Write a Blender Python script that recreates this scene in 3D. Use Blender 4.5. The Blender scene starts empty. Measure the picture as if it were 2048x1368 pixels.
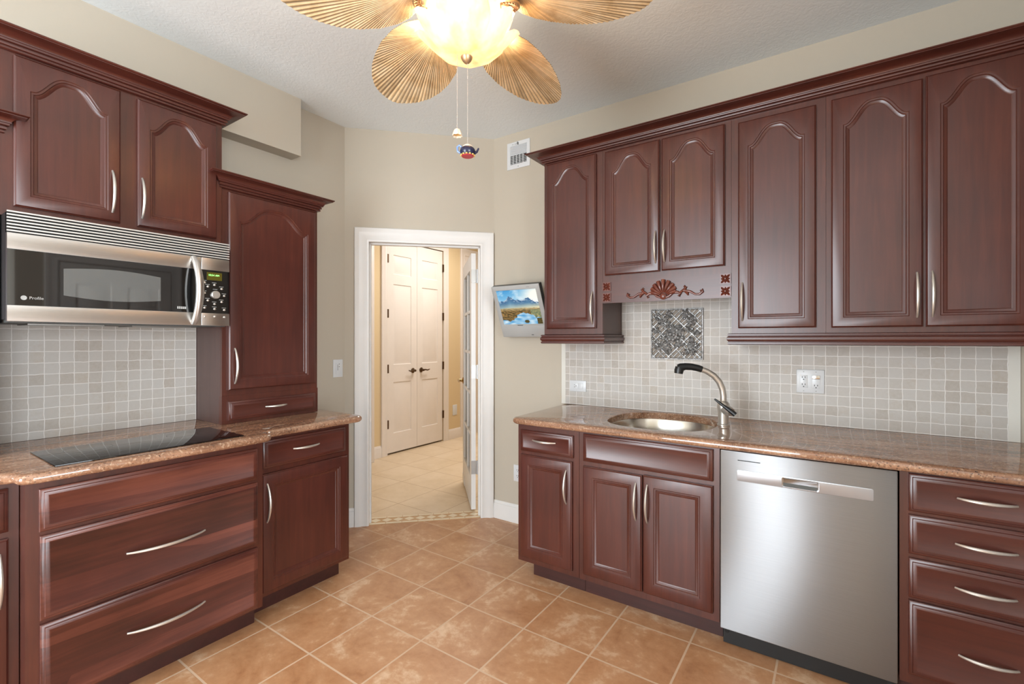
import bpy, bmesh, math, random
from mathutils import Vector, Matrix, noise
random.seed(7)
C = bpy.context.scene.collection
PI = math.pi

# ------------------------------------------------------------------ camera, world, lights, exposure
CAM_H = 1.355
YAW = math.atan(642.0 / 940.0)
cd = bpy.data.cameras.new('camera'); cam = bpy.data.objects.new('camera', cd); C.objects.link(cam)
cam.location = (0, 0, CAM_H); cam.rotation_euler = (PI / 2, 0, YAW)
cd.sensor_width = 36.0; cd.sensor_fit = 'HORIZONTAL'; cd.lens = 36.0 * 940.0 / 2048.0
cd.shift_y = -5.3 / 2048.0; cd.clip_start = 0.02
sc = bpy.context.scene; sc.camera = cam
vs = sc.view_settings
vs.view_transform = 'Standard'; vs.look = 'None'; vs.gamma = 1.0; vs.use_curve_mapping = False
vs.exposure = 0.12
w = bpy.data.worlds.new('sky'); sc.world = w; w.use_nodes = True
bg = w.node_tree.nodes['Background']; bg.inputs[0].default_value = (0.75, 0.86, 1.0, 1); bg.inputs[1].default_value = 1.0

def area(name, loc, rot, sx, sy, power, col):
    l = bpy.data.lights.new(name, 'AREA'); l.shape = 'RECTANGLE'; l.size = sx; l.size_y = sy
    l.energy = power; l.color = col
    o = bpy.data.objects.new(name, l); C.objects.link(o); o.location = loc; o.rotation_euler = rot
    return o
def point(name, loc, power, col, rad=0.03):
    l = bpy.data.lights.new(name, 'POINT'); l.energy = power; l.color = col; l.shadow_soft_size = rad
    o = bpy.data.objects.new(name, l); C.objects.link(o); o.location = loc
    return o
# daylight through the two big windows behind the camera
DAY = (0.86, 0.94, 1.0)
area('daylight_patio_window', (-1.45, -2.58, 1.25), (PI / 2, 0, 0), 1.85, 2.3, 190, DAY)
area('daylight_nook_window', (3.18, -0.85, 1.3), (PI / 2, 0, PI / 2), 2.6, 2.1, 205, DAY)
# hall: unseen area light added below the ceiling to brighten the hall
area('hall_added_light', (-3.25, 4.3, 2.84), (0, 0, 0), 0.9, 0.9, 42, (1.0, 0.97, 0.93))

# ------------------------------------------------------------------ helpers
def lin(r, g, b):
    f = lambda c: ((c / 255 + 0.055) / 1.055) ** 2.4 if c / 255 > 0.04045 else c / 255 / 12.92
    return (f(r), f(g), f(b), 1.0)

IDENT = lambda u, w, z: (u, w, z)
def frameR(yf): return lambda u, w, z: (u, yf - w, z)          # right wall: u along +x, w into the room
def frameL(xf): return lambda u, w, z: (xf + w, u, z)          # left wall: u along +y, w into the room
DX, DY, S2 = -2.91, 2.12, math.sqrt(0.5)
def frameD(u, w, z): return (DX + u * S2 + w * S2, DY + u * S2 - w * S2, z)   # diagonal door wall

class B:
    def __init__(self, T=IDENT):
        self.bm = bmesh.new(); self.T = T
    def v(self, p, T=None): return self.bm.verts.new((T or self.T)(*p))
    def box(self, u0, u1, w0, w1, z0, z1, bev=0.0, seg=2):
        bm = self.bm
        vs_ = [self.v(p) for p in ((u0,w0,z0),(u1,w0,z0),(u1,w1,z0),(u0,w1,z0),(u0,w0,z1),(u1,w0,z1),(u1,w1,z1),(u0,w1,z1))]
        fs = [bm.faces.new([vs_[i] for i in q]) for q in ((0,1,2,3),(4,5,6,7),(0,1,5,4),(1,2,6,5),(2,3,7,6),(3,0,4,7))]
        if bev > 0:
            es = set(e for f in fs for e in f.edges)
            bmesh.ops.bevel(bm, geom=list(es), offset=bev, segments=seg, affect='EDGES', profile=0.5)
        return self
    def loops(self, rings, cap0=True, cap1=True, closed=True):
        bm = self.bm; prev = None; first = None
        for r in rings:
            cur = [self.v(p) for p in r]
            if prev:
                n = len(cur)
                for i in range(n if closed else n - 1):
                    j = (i + 1) % n
                    bm.faces.new((prev[i], prev[j], cur[j], cur[i]))
            else: first = cur
            prev = cur
        if cap0: self.cap(first)
        if cap1: self.cap(prev)
        return self
    def cap(self, vl):
        f = self.bm.faces.new(vl); f.normal_update()
        if len(vl) > 4: bmesh.ops.triangulate(self.bm, faces=[f], ngon_method='EAR_CLIP')
    def tube(self, pts, r, n=10, caps=True, flat=(1.0, 1.0), up=None):
        """sweep an ellipse along pts (local coords); r number or list"""
        P = [Vector(p) for p in pts]; rs = r if hasattr(r, '__len__') else [r] * len(P)
        rings = []; nrm = None
        for i, p in enumerate(P):
            t = (P[min(i + 1, len(P) - 1)] - P[max(i - 1, 0)]).normalized()
            if nrm is None:
                a = Vector(up) if up else (Vector((0, 0, 1)) if abs(t.z) < 0.9 else Vector((1, 0, 0)))
                nrm = (a - t * a.dot(t)).normalized()
            else: nrm = (nrm - t * nrm.dot(t)).normalized()
            b = t.cross(nrm)
            rings.append([tuple(p + nrm * math.cos(2*PI*k/n) * rs[i] * flat[0] + b * math.sin(2*PI*k/n) * rs[i] * flat[1]) for k in range(n)])
        return self.loops(rings, caps, caps)
    def lathe(self, prof, c=(0,0,0), n=32, axis='z', cap=True, lobes=None):
        rings = []
        for r, h in prof:
            ring = []
            for k in range(n):
                a = 2 * PI * k / n; x, y = r * math.cos(a), r * math.sin(a)
                if axis == 'z': q = (c[0]+x, c[1]+y, c[2]+h)
                elif axis == 'w': q = (c[0]+x, c[1]+h, c[2]+y)
                else: q = (c[0]+h, c[1]+x, c[2]+y)
                ring.append(q)
            rings.append(ring)
        return self.loops(rings, cap, cap)
    def sweep(self, path, prof, side=1, close_prof=True):
        """path [(u,w)], prof [(out,z)], mitred in plan"""
        n = len(path); rings = []
        nr = []
        for i in range(n - 1):
            d = Vector((path[i+1][0]-path[i][0], path[i+1][1]-path[i][1])).normalized()
            nr.append(Vector((-d.y, d.x)) * side)
        for i in range(n):
            if i == 0: m = nr[0]
            elif i == n - 1: m = nr[-1]
            else:
                m = nr[i-1] + nr[i]; m = m / max(1e-6, m.dot(nr[i]))
            rings.append([(path[i][0] + m.x * o, path[i][1] + m.y * o, z) for o, z in prof])
        return self.loops(rings, True, True, close_prof)
    def build(self, name, m, parent=None, smooth=35, root=None, recalc=True):
        bm = self.bm
        if recalc: bmesh.ops.recalc_face_normals(bm, faces=bm.faces[:])
        me = bpy.data.meshes.new(name)
        top = parent
        while top is not None and top.parent is not None: top = top.parent
        org = Vector(top.location) if top is not None else Vector((0, 0, 0))
        if root is not None: org = Vector(root)
        if org.length > 0: bmesh.ops.translate(bm, verts=bm.verts[:], vec=-org)
        if any(q.name.startswith('stainless') for q in (m if isinstance(m, (list, tuple)) else [m])):
            uvl = bm.loops.layers.uv.new('grain')
            for f in bm.faces:
                for lp in f.loops: lp[uvl].uv = (lp.vert.co.z, lp.vert.co.x + lp.vert.co.y)
        bm.to_mesh(me); bm.free()
        ms = m if isinstance(m, (list, tuple)) else [m]
        for q in ms: me.materials.append(q)
        if smooth:
            for p in me.polygons: p.use_smooth = p.area < 0.0016
            me.set_sharp_from_angle(angle=math.radians(smooth))
        o = bpy.data.objects.new(name, me); C.objects.link(o)
        if root is not None: o.location = root
        if parent is not None: o.parent = parent
        return o

def thing(name, label, cat, loc, group=None):
    o = bpy.data.objects.new(name, None); C.objects.link(o); o.location = loc
    o.empty_display_size = 0.05
    return tag(o, label, cat, group)
def tag(o, label, cat, group=None):
    o['label'] = label; o['category'] = cat
    if group: o['group'] = group
    return o
def struct(o):
    o['kind'] = 'structure'; return o

# ------------------------------------------------------------------ materials
def newmat(name):
    m = bpy.data.materials.new(name); m.use_nodes = True
    nt = m.node_tree; p = nt.nodes['Principled BSDF']
    return m, nt, p
def N(nt, typ, **kw):
    n = nt.nodes.new(typ)
    for k, v in kw.items():
        if k.startswith('i_'):
            key = k[2:]; n.inputs[int(key) if key.isdigit() else key.replace('_', ' ')].default_value = v
        else: setattr(n, k, v)
    return n
def ramp(nt, stops, interp='LINEAR'):
    r = nt.nodes.new('ShaderNodeValToRGB'); cr = r.color_ramp; cr.interpolation = interp
    while len(cr.elements) < len(stops): cr.elements.new(0.5)
    for e, (p, c) in zip(cr.elements, stops): e.position = p; e.color = c
    return r
def coords(nt, scale=(1,1,1), loc=(0,0,0), rot=(0,0,0)):
    tc = N(nt, 'ShaderNodeTexCoord'); mp = N(nt, 'ShaderNodeMapping')
    mp.inputs['Scale'].default_value = scale; mp.inputs['Location'].default_value = loc; mp.inputs['Rotation'].default_value = rot
    nt.links.new(tc.outputs['Object'], mp.inputs[0]); return mp.outputs[0]
def bump(nt, p, src, strength=0.2, dist=0.002):
    b = N(nt, 'ShaderNodeBump'); b.inputs['Strength'].default_value = strength; b.inputs['Distance'].default_value = dist
    nt.links.new(src, b.inputs['Height']); nt.links.new(b.outputs[0], p.inputs['Normal'])
def plain(name, col, rough=0.5, metal=0.0, coat=0.0, emit=None, es=0.0, spec=0.5):
    m, nt, p = newmat(name)
    p.inputs['Base Color'].default_value = col; p.inputs['Roughness'].default_value = rough; p.inputs['Metallic'].default_value = metal
    p.inputs['Coat Weight'].default_value = coat; p.inputs['Coat Roughness'].default_value = 0.1
    p.inputs['Specular IOR Level'].default_value = spec
    if emit: p.inputs['Emission Color'].default_value = emit; p.inputs['Emission Strength'].default_value = es
    # faint procedural variation of tone
    nz = N(nt, 'ShaderNodeTexNoise', i_Scale=9.0, i_Detail=3.0); nt.links.new(coords(nt), nz.inputs['Vector'])
    mx = N(nt, 'ShaderNodeMix', data_type='RGBA'); mx.inputs['Factor'].default_value = 0.0
    d = tuple(c * 0.93 for c in col[:3]) + (1,)
    mx.inputs['A'].default_value = col; mx.inputs['B'].default_value = d
    nt.links.new(nz.outputs['Fac'], mx.inputs['Factor']); nt.links.new(mx.outputs['Result'], p.inputs['Base Color'])
    return m
def wood(name, dark, mid, light, axis, rough=0.34, bands=0.0):
    m, nt, p = newmat(name)
    s = [26, 26, 26]; s['xyz'.index(axis)] = 1.6
    v = coords(nt, tuple(s))
    nz = N(nt, 'ShaderNodeTexNoise', i_Scale=1.6, i_Detail=7.0, i_Roughness=0.62, i_Distortion=0.5); nt.links.new(v, nz.inputs['Vector'])
    v2 = coords(nt, (2.4, 2.4, 2.4)); n2 = N(nt, 'ShaderNodeTexNoise', i_Scale=1.3, i_Detail=2.0); nt.links.new(v2, n2.inputs['Vector'])
    ad = N(nt, 'ShaderNodeMath', operation='MULTIPLY_ADD'); ad.inputs[1].default_value = 0.55
    nt.links.new(nz.outputs['Fac'], ad.inputs[0])
    sc2 = N(nt, 'ShaderNodeMath', operation='MULTIPLY'); sc2.inputs[1].default_value = 0.45
    nt.links.new(n2.outputs['Fac'], sc2.inputs[0]); nt.links.new(sc2.outputs[0], ad.inputs[2])
    src = ad.outputs[0]
    if bands > 0:     # glued-up boards of different tone
        s3 = [0, 0, 7.5]
        v3 = coords(nt, (0.15, 0.15, 7.5), (0.3, 0.2, 0.4))
        n3 = N(nt, 'ShaderNodeTexVoronoi', i_Scale=1.0); nt.links.new(v3, n3.inputs['Vector'])
        sep = N(nt, 'ShaderNodeSeparateColor'); nt.links.new(n3.outputs['Color'], sep.inputs[0])
        m3 = N(nt, 'ShaderNodeMath', operation='MULTIPLY_ADD'); m3.inputs[1].default_value = bands; nt.links.new(sep.outputs[0], m3.inputs[0])
        o3 = N(nt, 'ShaderNodeMath', operation='SUBTRACT'); o3.inputs[1].default_value = bands * 0.5
        nt.links.new(src, o3.inputs[0]); nt.links.new(o3.outputs[0], m3.inputs[2]); src = m3.outputs[0]
    r = ramp(nt, [(0.30, dark), (0.5, mid), (0.72, light)])
    nt.links.new(src, r.inputs[0]); nt.links.new(r.outputs[0], p.inputs['Base Color'])
    p.inputs['Roughness'].default_value = rough
    p.inputs['Coat Weight'].default_value = 0.45; p.inputs['Coat Roughness'].default_value = 0.27; p.inputs['Specular IOR Level'].default_value = 0.4
    bump(nt, p, nz.outputs['Fac'], 0.05, 0.001)
    return m
CH_D, CH_M, CH_L = lin(60, 27, 21), lin(74, 34, 26), lin(88, 43, 32)
M = {}
M['cherry_v'] = wood('cherry_vertical', CH_D, CH_M, CH_L, 'z')
M['cherry_x'] = wood('cherry_along_x', CH_D, CH_M, CH_L, 'x')
M['cherry_y'] = wood('cherry_along_y', CH_D, CH_M, CH_L, 'y')
M['cherry_boards'] = wood('cherry_boards', lin(54, 25, 20), lin(76, 36, 28), lin(102, 54, 42), 'y', bands=0.42)
M['cherry_frame'] = wood('cherry_frame', lin(58, 26, 19), lin(74, 34, 24), lin(90, 43, 30), 'z', 0.36)
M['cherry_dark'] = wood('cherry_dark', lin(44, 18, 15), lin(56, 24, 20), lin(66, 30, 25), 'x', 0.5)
M['side_panel'] = wood('side_panel_laminate', lin(70, 48, 44), lin(80, 55, 50), lin(88, 62, 56), 'z', 0.5)
M['carving'] = wood('carved_cherry', lin(74, 33, 25), lin(98, 47, 35), lin(120, 62, 47), 'z', 0.3)
M['white_paint'] = plain('white_trim_paint', lin(221, 218, 214), 0.35)
M['cream_paint'] = plain('white_door_paint', lin(226, 216, 207), 0.4)
M['white_plastic'] = plain('white_plastic', lin(212, 213, 214), 0.3)
M['slot'] = plain('dark_slot', lin(40, 38, 36), 0.6)
M['grey_print'] = plain('grey_print', lin(120, 120, 120), 0.6)
M['black_plastic'] = plain('black_plastic', lin(26, 27, 28), 0.35)
M['black'] = plain('black_void', lin(12, 11, 11), 0.7)
M['nickel'] = plain('brushed_nickel', lin(212, 207, 199), 0.34, 0.8)
M['chrome'] = plain('polished_steel', lin(200, 198, 194), 0.16, 1.0)
M['hinge_steel'] = plain('hinge_steel', lin(170, 168, 165), 0.35, 1.0)
M['brass'] = plain('brass', lin(190, 160, 110), 0.25, 1.0)
M['bronze'] = plain('aged_bronze', lin(92, 70, 48), 0.4, 0.8)
M['fan_metal'] = plain('antique_gold_metal', lin(190, 160, 122), 0.38, 0.7)
M['fan_dark'] = plain('antique_recess', lin(96, 66, 46), 0.5, 0.5)
M['black_glass'] = plain('black_glass', lin(14, 14, 15), 0.03, spec=1.0)
M['mesh_glass'] = plain('oven_window_mesh', lin(116, 118, 117), 0.02, 0.5, spec=1.0)
M['tv_grey'] = plain('tv_silver_plastic', lin(168, 168, 166), 0.4)
M['tv_dark'] = plain('tv_dark_plastic', lin(70, 72, 70), 0.5)
M['grout_white'] = plain('caulk_white', lin(215, 213, 206), 0.7)

def steel(name, col, rough, aniso, axis):
    m, nt, p = newmat(name)
    p.inputs['Metallic'].default_value = 1.0; p.inputs['Roughness'].default_value = rough
    s = [500, 500, 500]; s['xyz'.index(axis)] = 4
    nz = N(nt, 'ShaderNodeTexNoise', i_Scale=1.0, i_Detail=3.0); nt.links.new(coords(nt, tuple(s)), nz.inputs['Vector'])
    r = ramp(nt, [(0.3, tuple(c * 0.93 for c in col[:3]) + (1,)), (0.7, col)]); nt.links.new(nz.outputs['Fac'], r.inputs[0])
    nt.links.new(r.outputs[0], p.inputs['Base Color'])
    if aniso:
        p.inputs['Anisotropic'].default_value = aniso
        tg = N(nt, 'ShaderNodeTangent', direction_type='UV_MAP', uv_map='grain'); nt.links.new(tg.outputs[0], p.inputs['Tangent'])
    return m
M['steel_x'] = steel('stainless_brushed_x', lin(154, 154, 155), 0.48, 0.9, 'x')
M['steel_y'] = steel('stainless_brushed_y', lin(205, 202, 198), 0.36, 0.85, 'y')
M['sink_steel'] = steel('sink_steel', lin(205, 200, 190), 0.24, 0.0, 'x')

def wallpaint(name, col):
    m, nt, p = newmat(name)
    nz = N(nt, 'ShaderNodeTexNoise', i_Scale=90.0, i_Detail=4.0); nt.links.new(coords(nt), nz.inputs['Vector'])
    n2 = N(nt, 'ShaderNodeTexNoise', i_Scale=1.1, i_Detail=2.0); nt.links.new(coords(nt), n2.inputs['Vector'])
    r = ramp(nt, [(0.3, tuple(c * 0.96 for c in col[:3]) + (1,)), (0.7, col)]); nt.links.new(n2.outputs['Fac'], r.inputs[0])
    nt.links.new(r.outputs[0], p.inputs['Base Color']); p.inputs['Roughness'].default_value = 0.75
    bump(nt, p, nz.outputs['Fac'], 0.12, 0.002); return m
M['wall'] = wallpaint('beige_wall_paint', lin(184, 174, 158))
M['hall_wall'] = wallpaint('golden_hall_paint', lin(214, 190, 150))
M['nook_wall'] = wallpaint('nook_wall_paint', lin(196, 188, 172))
def ceilingmat():
    m, nt, p = newmat('textured_ceiling'); p.inputs['Base Color'].default_value = lin(224, 229, 230); p.inputs['Roughness'].default_value = 0.9
    nz = N(nt, 'ShaderNodeTexNoise', i_Scale=38.0, i_Detail=3.0, i_Distortion=1.2); nt.links.new(coords(nt), nz.inputs['Vector'])
    r = ramp(nt, [(0.42, (0,0,0,1)), (0.6, (1,1,1,1))]); nt.links.new(nz.outputs['Fac'], r.inputs[0])
    bump(nt, p, r.outputs[0], 0.16, 0.003); return m
M['ceiling'] = ceilingmat()

def mosaic(name, horiz, ph, pz, pitch=0.0503):
    """tumbled stone mosaic; horiz is the world axis that runs along the wall"""
    m, nt, p = newmat(name)
    tc = N(nt, 'ShaderNodeTexCoord'); sp = N(nt, 'ShaderNodeSeparateXYZ'); nt.links.new(tc.outputs['Object'], sp.inputs[0])
    nzd = N(nt, 'ShaderNodeTexNoise', i_Scale=28.0, i_Detail=2.0); nt.links.new(tc.outputs['Object'], nzd.inputs['Vector'])
    sd = N(nt, 'ShaderNodeSeparateColor'); nt.links.new(nzd.outputs['Color'], sd.inputs[0])
    cb = N(nt, 'ShaderNodeCombineXYZ')
    for i, (ax, ph_) in enumerate(((horiz, ph), ('Z', pz))):
        a = N(nt, 'ShaderNodeMath', operation='ADD'); a.inputs[1].default_value = -ph_ + 5.03 - 0.0035; nt.links.new(sp.outputs[ax], a.inputs[0])
        d = N(nt, 'ShaderNodeMath', operation='MULTIPLY_ADD'); d.inputs[1].default_value = 0.007
        nt.links.new(sd.outputs[i], d.inputs[0]); nt.links.new(a.outputs[0], d.inputs[2])
        nt.links.new(d.outputs[0], cb.inputs[i])
    br = N(nt, 'ShaderNodeTexBrick', offset=0.0, squash=1.0, offset_frequency=2, squash_frequency=2)
    br.inputs['Scale'].default_value = 1.0; br.inputs['Brick Width'].default_value = pitch; br.inputs['Row Height'].default_value = pitch
    br.inputs['Mortar Size'].default_value = 0.0016; br.inputs['Mortar Smooth'].default_value = 0.15; br.inputs['Bias'].default_value = 0.0
    br.inputs['Color1'].default_value = (0, 0, 0, 1); br.inputs['Color2'].default_value = (1, 1, 1, 1); br.inputs['Mortar'].default_value = (0.5, 0.5, 0.5, 1)
    nt.links.new(cb.outputs[0], br.inputs['Vector'])
    nz = N(nt, 'ShaderNodeTexNoise', i_Scale=60.0, i_Detail=5.0, i_Roughness=0.65); nt.links.new(tc.outputs['Object'], nz.inputs['Vector'])
    mixf = N(nt, 'ShaderNodeMath', operation='MULTIPLY_ADD'); mixf.inputs[1].default_value = 0.62
    nt.links.new(br.outputs['Color'], mixf.inputs[0])
    k = N(nt, 'ShaderNodeMath', operation='MULTIPLY'); k.inputs[1].default_value = 0.42; nt.links.new(nz.outputs['Fac'], k.inputs[0])
    nt.links.new(k.outputs[0], mixf.inputs[2])
    r = ramp(nt, [(0.12, lin(168, 158, 147)), (0.35, lin(180, 173, 165)), (0.65, lin(186, 181, 175)), (0.9, lin(177, 166, 153))])
    nt.links.new(mixf.outputs[0], r.inputs[0])
    mx = N(nt, 'ShaderNodeMix', data_type='RGBA'); mx.inputs['B'].default_value = lin(217, 213, 208)
    nt.links.new(br.outputs['Fac'], mx.inputs['Factor']); nt.links.new(r.outputs[0], mx.inputs['A'])
    nt.links.new(mx.outputs['Result'], p.inputs['Base Color']); p.inputs['Roughness'].default_value = 0.5
    inv = N(nt, 'ShaderNodeMath', operation='MULTIPLY_ADD'); inv.inputs[1].default_value = -0.8
    nt.links.new(br.outputs['Fac'], inv.inputs[0]); nt.links.new(nz.outputs['Fac'], inv.inputs[2])
    bump(nt, p, inv.outputs[0], 0.22, 0.002)
    return m
M['mosaic_r'] = mosaic('tumbled_mosaic_right', 'X', 0.271, 0.968)
M['mosaic_l'] = mosaic('tumbled_mosaic_left', 'Y', 1.157, 0.948)
M['stone_border'] = plain('stone_border', lin(214, 211, 202), 0.55)

def floortile(name, pitch, px, py, stops, grout, mortar, nscale):
    m, nt, p = newmat(name)
    tc = N(nt, 'ShaderNodeTexCoord'); mp = N(nt, 'ShaderNodeMapping'); mp.inputs['Location'].default_value = (-px + pitch * 40, -py + pitch * 40, 0)
    nt.links.new(tc.outputs['Object'], mp.inputs[0])
    br = N(nt, 'ShaderNodeTexBrick', offset=0.0, squash=1.0)
    br.inputs['Scale'].default_value = 1.0; br.inputs['Brick Width'].default_value = pitch; br.inputs['Row Height'].default_value = pitch
    br.inputs['Mortar Size'].default_value = mortar; br.inputs['Mortar Smooth'].default_value = 0.1; br.inputs['Bias'].default_value = 0.0
    br.inputs['Color1'].default_value = (0, 0, 0, 1); br.inputs['Color2'].default_value = (1, 1, 1, 1); br.inputs['Mortar'].default_value = (0.5, 0.5, 0.5, 1)
    nt.links.new(mp.outputs[0], br.inputs['Vector'])
    # every tile gets its own piece of the clouded glaze
    jit = N(nt, 'ShaderNodeVectorMath', operation='MULTIPLY_ADD'); jit.inputs[1].default_value = (7.0, 3.0, 0.0)
    nt.links.new(br.outputs['Color'], jit.inputs[0]); nt.links.new(tc.outputs['Object'], jit.inputs[2])
    n1 = N(nt, 'ShaderNodeTexNoise', i_Scale=nscale, i_Detail=6.0, i_Roughness=0.62, i_Distortion=0.7); nt.links.new(jit.outputs[0], n1.inputs['Vector'])
    n2 = N(nt, 'ShaderNodeTexNoise', i_Scale=nscale * 6, i_Detail=5.0, i_Roughness=0.7); nt.links.new(jit.outputs[0], n2.inputs['Vector'])
    a = N(nt, 'ShaderNodeMath', operation='MULTIPLY_ADD'); a.inputs[1].default_value = 0.35; nt.links.new(n2.outputs['Fac'], a.inputs[0])
    b = N(nt, 'ShaderNodeMath', operation='MULTIPLY'); b.inputs[1].default_value = 0.72; nt.links.new(n1.outputs['Fac'], b.inputs[0]); nt.links.new(b.outputs[0], a.inputs[2])
    r = ramp(nt, stops); nt.links.new(a.outputs[0], r.inputs[0])
    mx = N(nt, 'ShaderNodeMix', data_type='RGBA'); mx.inputs['B'].default_value = grout
    nt.links.new(br.outputs['Fac'], mx.inputs['Factor']); nt.links.new(r.outputs[0], mx.inputs['A'])
    nt.links.new(mx.outputs['Result'], p.inputs['Base Color'])
    rr = N(nt, 'ShaderNodeMapRange'); rr.inputs['To Min'].default_value = 0.34; rr.inputs['To Max'].default_value = 0.7
    nt.links.new(br.outputs['Fac'], rr.inputs[0]); nt.links.new(rr.outputs[0], p.inputs['Roughness'])
    inv = N(nt, 'ShaderNodeMath', operation='MULTIPLY_ADD'); inv.inputs[1].default_value = -1.0
    k = N(nt, 'ShaderNodeMath', operation='MULTIPLY'); k.inputs[1].default_value = 0.25; nt.links.new(n2.outputs['Fac'], k.inputs[0])
    nt.links.new(br.outputs['Fac'], inv.inputs[0]); nt.links.new(k.outputs[0], inv.inputs[2])
    bump(nt, p, inv.outputs[0], 0.3, 0.002)
    return m
M['floor'] = floortile('terracotta_tile', 0.334, -1.196, 1.848,
    [(0.34, lin(158, 107, 71)), (0.46, lin(177, 127, 88)), (0.58, lin(189, 141, 102)), (0.70, lin(214, 180, 147))], lin(204, 173, 144), 0.0044, 4.2)
M['hall_floor'] = floortile('cream_hall_tile', 0.43, -2.965, 2.675,
    [(0.33, lin(210, 186, 156)), (0.5, lin(220, 198, 168)), (0.7, lin(230, 210, 184))], lin(178, 148, 116), 0.0022, 2.2)

def granite(name, axis):
    m, nt, p = newmat(name)
    s = [1.0, 1.0, 1.0]; st = [9.0, 9.0, 9.0]; st['xyz'.index(axis)] = 1.3
    nv = N(nt, 'ShaderNodeTexNoise', i_Scale=2.2, i_Detail=6.0, i_Roughness=0.62, i_Distortion=0.9); nt.links.new(coords(nt, tuple(st)), nv.inputs['Vector'])
    base = ramp(nt, [(0.28, lin(98, 67, 51)), (0.45, lin(142, 104, 80)), (0.6, lin(166, 127, 101)), (0.78, lin(188, 155, 128))])
    nt.links.new(nv.outputs['Fac'], base.inputs[0])
    ns = N(nt, 'ShaderNodeTexNoise', i_Scale=150.0, i_Detail=4.0, i_Roughness=0.7); nt.links.new(coords(nt), ns.inputs['Vector'])
    spk = ramp(nt, [(0.36, (1,1,1,1)), (0.44, (0,0,0,1))]); nt.links.new(ns.outputs['Fac'], spk.inputs[0])
    nb = N(nt, 'ShaderNodeTexNoise', i_Scale=5.0, i_Detail=3.0); nt.links.new(coords(nt), nb.inputs['Vector'])
    gate = ramp(nt, [(0.36, (0.2,0.2,0.2,1)), (0.56, (1,1,1,1))]); nt.links.new(nb.outputs['Fac'], gate.inputs[0])
    mul = N(nt, 'ShaderNodeMath', operation='MULTIPLY'); nt.links.new(spk.outputs[0], mul.inputs[0]); nt.links.new(gate.outputs[0], mul.inputs[1])
    mx = N(nt, 'ShaderNodeMix', data_type='RGBA'); mx.inputs['B'].default_value = lin(52, 40, 38)
    nt.links.new(mul.outputs[0], mx.inputs['Factor']); nt.links.new(base.outputs[0], mx.inputs['A'])
    vo = N(nt, 'ShaderNodeTexNoise', i_Scale=95.0, i_Detail=2.0); nt.links.new(coords(nt, (1,1,1), (3,1,2)), vo.inputs['Vector'])
    lt = ramp(nt, [(0.55, (0,0,0,1)), (0.70, (0.38,0.38,0.38,1))]); nt.links.new(vo.outputs['Fac'], lt.inputs[0])
    m2 = N(nt, 'ShaderNodeMix', data_type='RGBA'); m2.inputs['B'].default_value = lin(226, 198, 168)
    nt.links.new(lt.outputs[0], m2.inputs['Factor']); nt.links.new(mx.outputs['Result'], m2.inputs['A'])
    nt.links.new(m2.outputs['Result'], p.inputs['Base Color']); p.inputs['Roughness'].default_value = 0.035; p.inputs['Specular IOR Level'].default_value = 0.85
    return m
M['granite_x'] = granite('granite_right', 'x'); M['granite_y'] = granite('granite_left', 'y')

def palm():
    m, nt, p = newmat('dried_palm_leaf')
    nz = N(nt, 'ShaderNodeTexNoise', i_Scale=14.0, i_Detail=5.0, i_Roughness=0.65); nt.links.new(coords(nt), nz.inputs['Vector'])
    r = ramp(nt, [(0.25, lin(184, 150, 104)), (0.45, lin(212, 182, 138)), (0.7, lin(228, 204, 166))]); nt.links.new(nz.outputs['Fac'], r.inputs[0])
    vc = N(nt, 'ShaderNodeVertexColor', layer_name='rib')
    mu = N(nt, 'ShaderNodeMix', data_type='RGBA', blend_type='MULTIPLY'); mu.inputs['Factor'].default_value = 1.0
    nt.links.new(r.outputs[0], mu.inputs['A']); nt.links.new(vc.outputs[0], mu.inputs['B'])
    nt.links.new(mu.outputs['Result'], p.inputs['Base Color']); p.inputs['Roughness'].default_value = 0.6
    return m
M['palm'] = palm()
def bowlglass():
    m = bpy.data.materials.new('frosted_petal_glass'); m.use_nodes = True; nt = m.node_tree; nt.nodes.clear()
    out = N(nt, 'ShaderNodeOutputMaterial')
    nz = N(nt, 'ShaderNodeTexNoise', i_Scale=22.0, i_Detail=4.0); nt.links.new(coords(nt, (1, 1, 0.35)), nz.inputs['Vector'])
    r = ramp(nt, [(0.3, lin(250, 226, 190)), (0.6, lin(255, 246, 228))]); nt.links.new(nz.outputs['Fac'], r.inputs[0])
    hs = N(nt, 'ShaderNodeMix', data_type='RGBA', blend_type='MULTIPLY'); hs.inputs['Factor'].default_value = 1.0; hs.inputs['B'].default_value = (.85, .83, .79, 1)
    nt.links.new(r.outputs[0], hs.inputs['A'])
    tr = N(nt, 'ShaderNodeBsdfTranslucent'); df = N(nt, 'ShaderNodeBsdfPrincipled'); df.inputs['Roughness'].default_value = 0.25
    nt.links.new(hs.outputs['Result'], tr.inputs[0]); nt.links.new(r.outputs[0], df.inputs['Base Color'])
    mx = N(nt, 'ShaderNodeMixShader'); mx.inputs[0].default_value = 0.30
    nt.links.new(tr.outputs[0], mx.inputs[1]); nt.links.new(df.outputs[0], mx.inputs[2])
    em = N(nt, 'ShaderNodeEmission'); em.inputs[1].default_value = 0.22; nt.links.new(r.outputs[0], em.inputs[0])
    ad = N(nt, 'ShaderNodeAddShader'); nt.links.new(mx.outputs[0], ad.inputs[0]); nt.links.new(em.outputs[0], ad.inputs[1])
    nt.links.new(ad.outputs[0], out.inputs[0]); return m
M['bowl'] = bowlglass()
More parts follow.
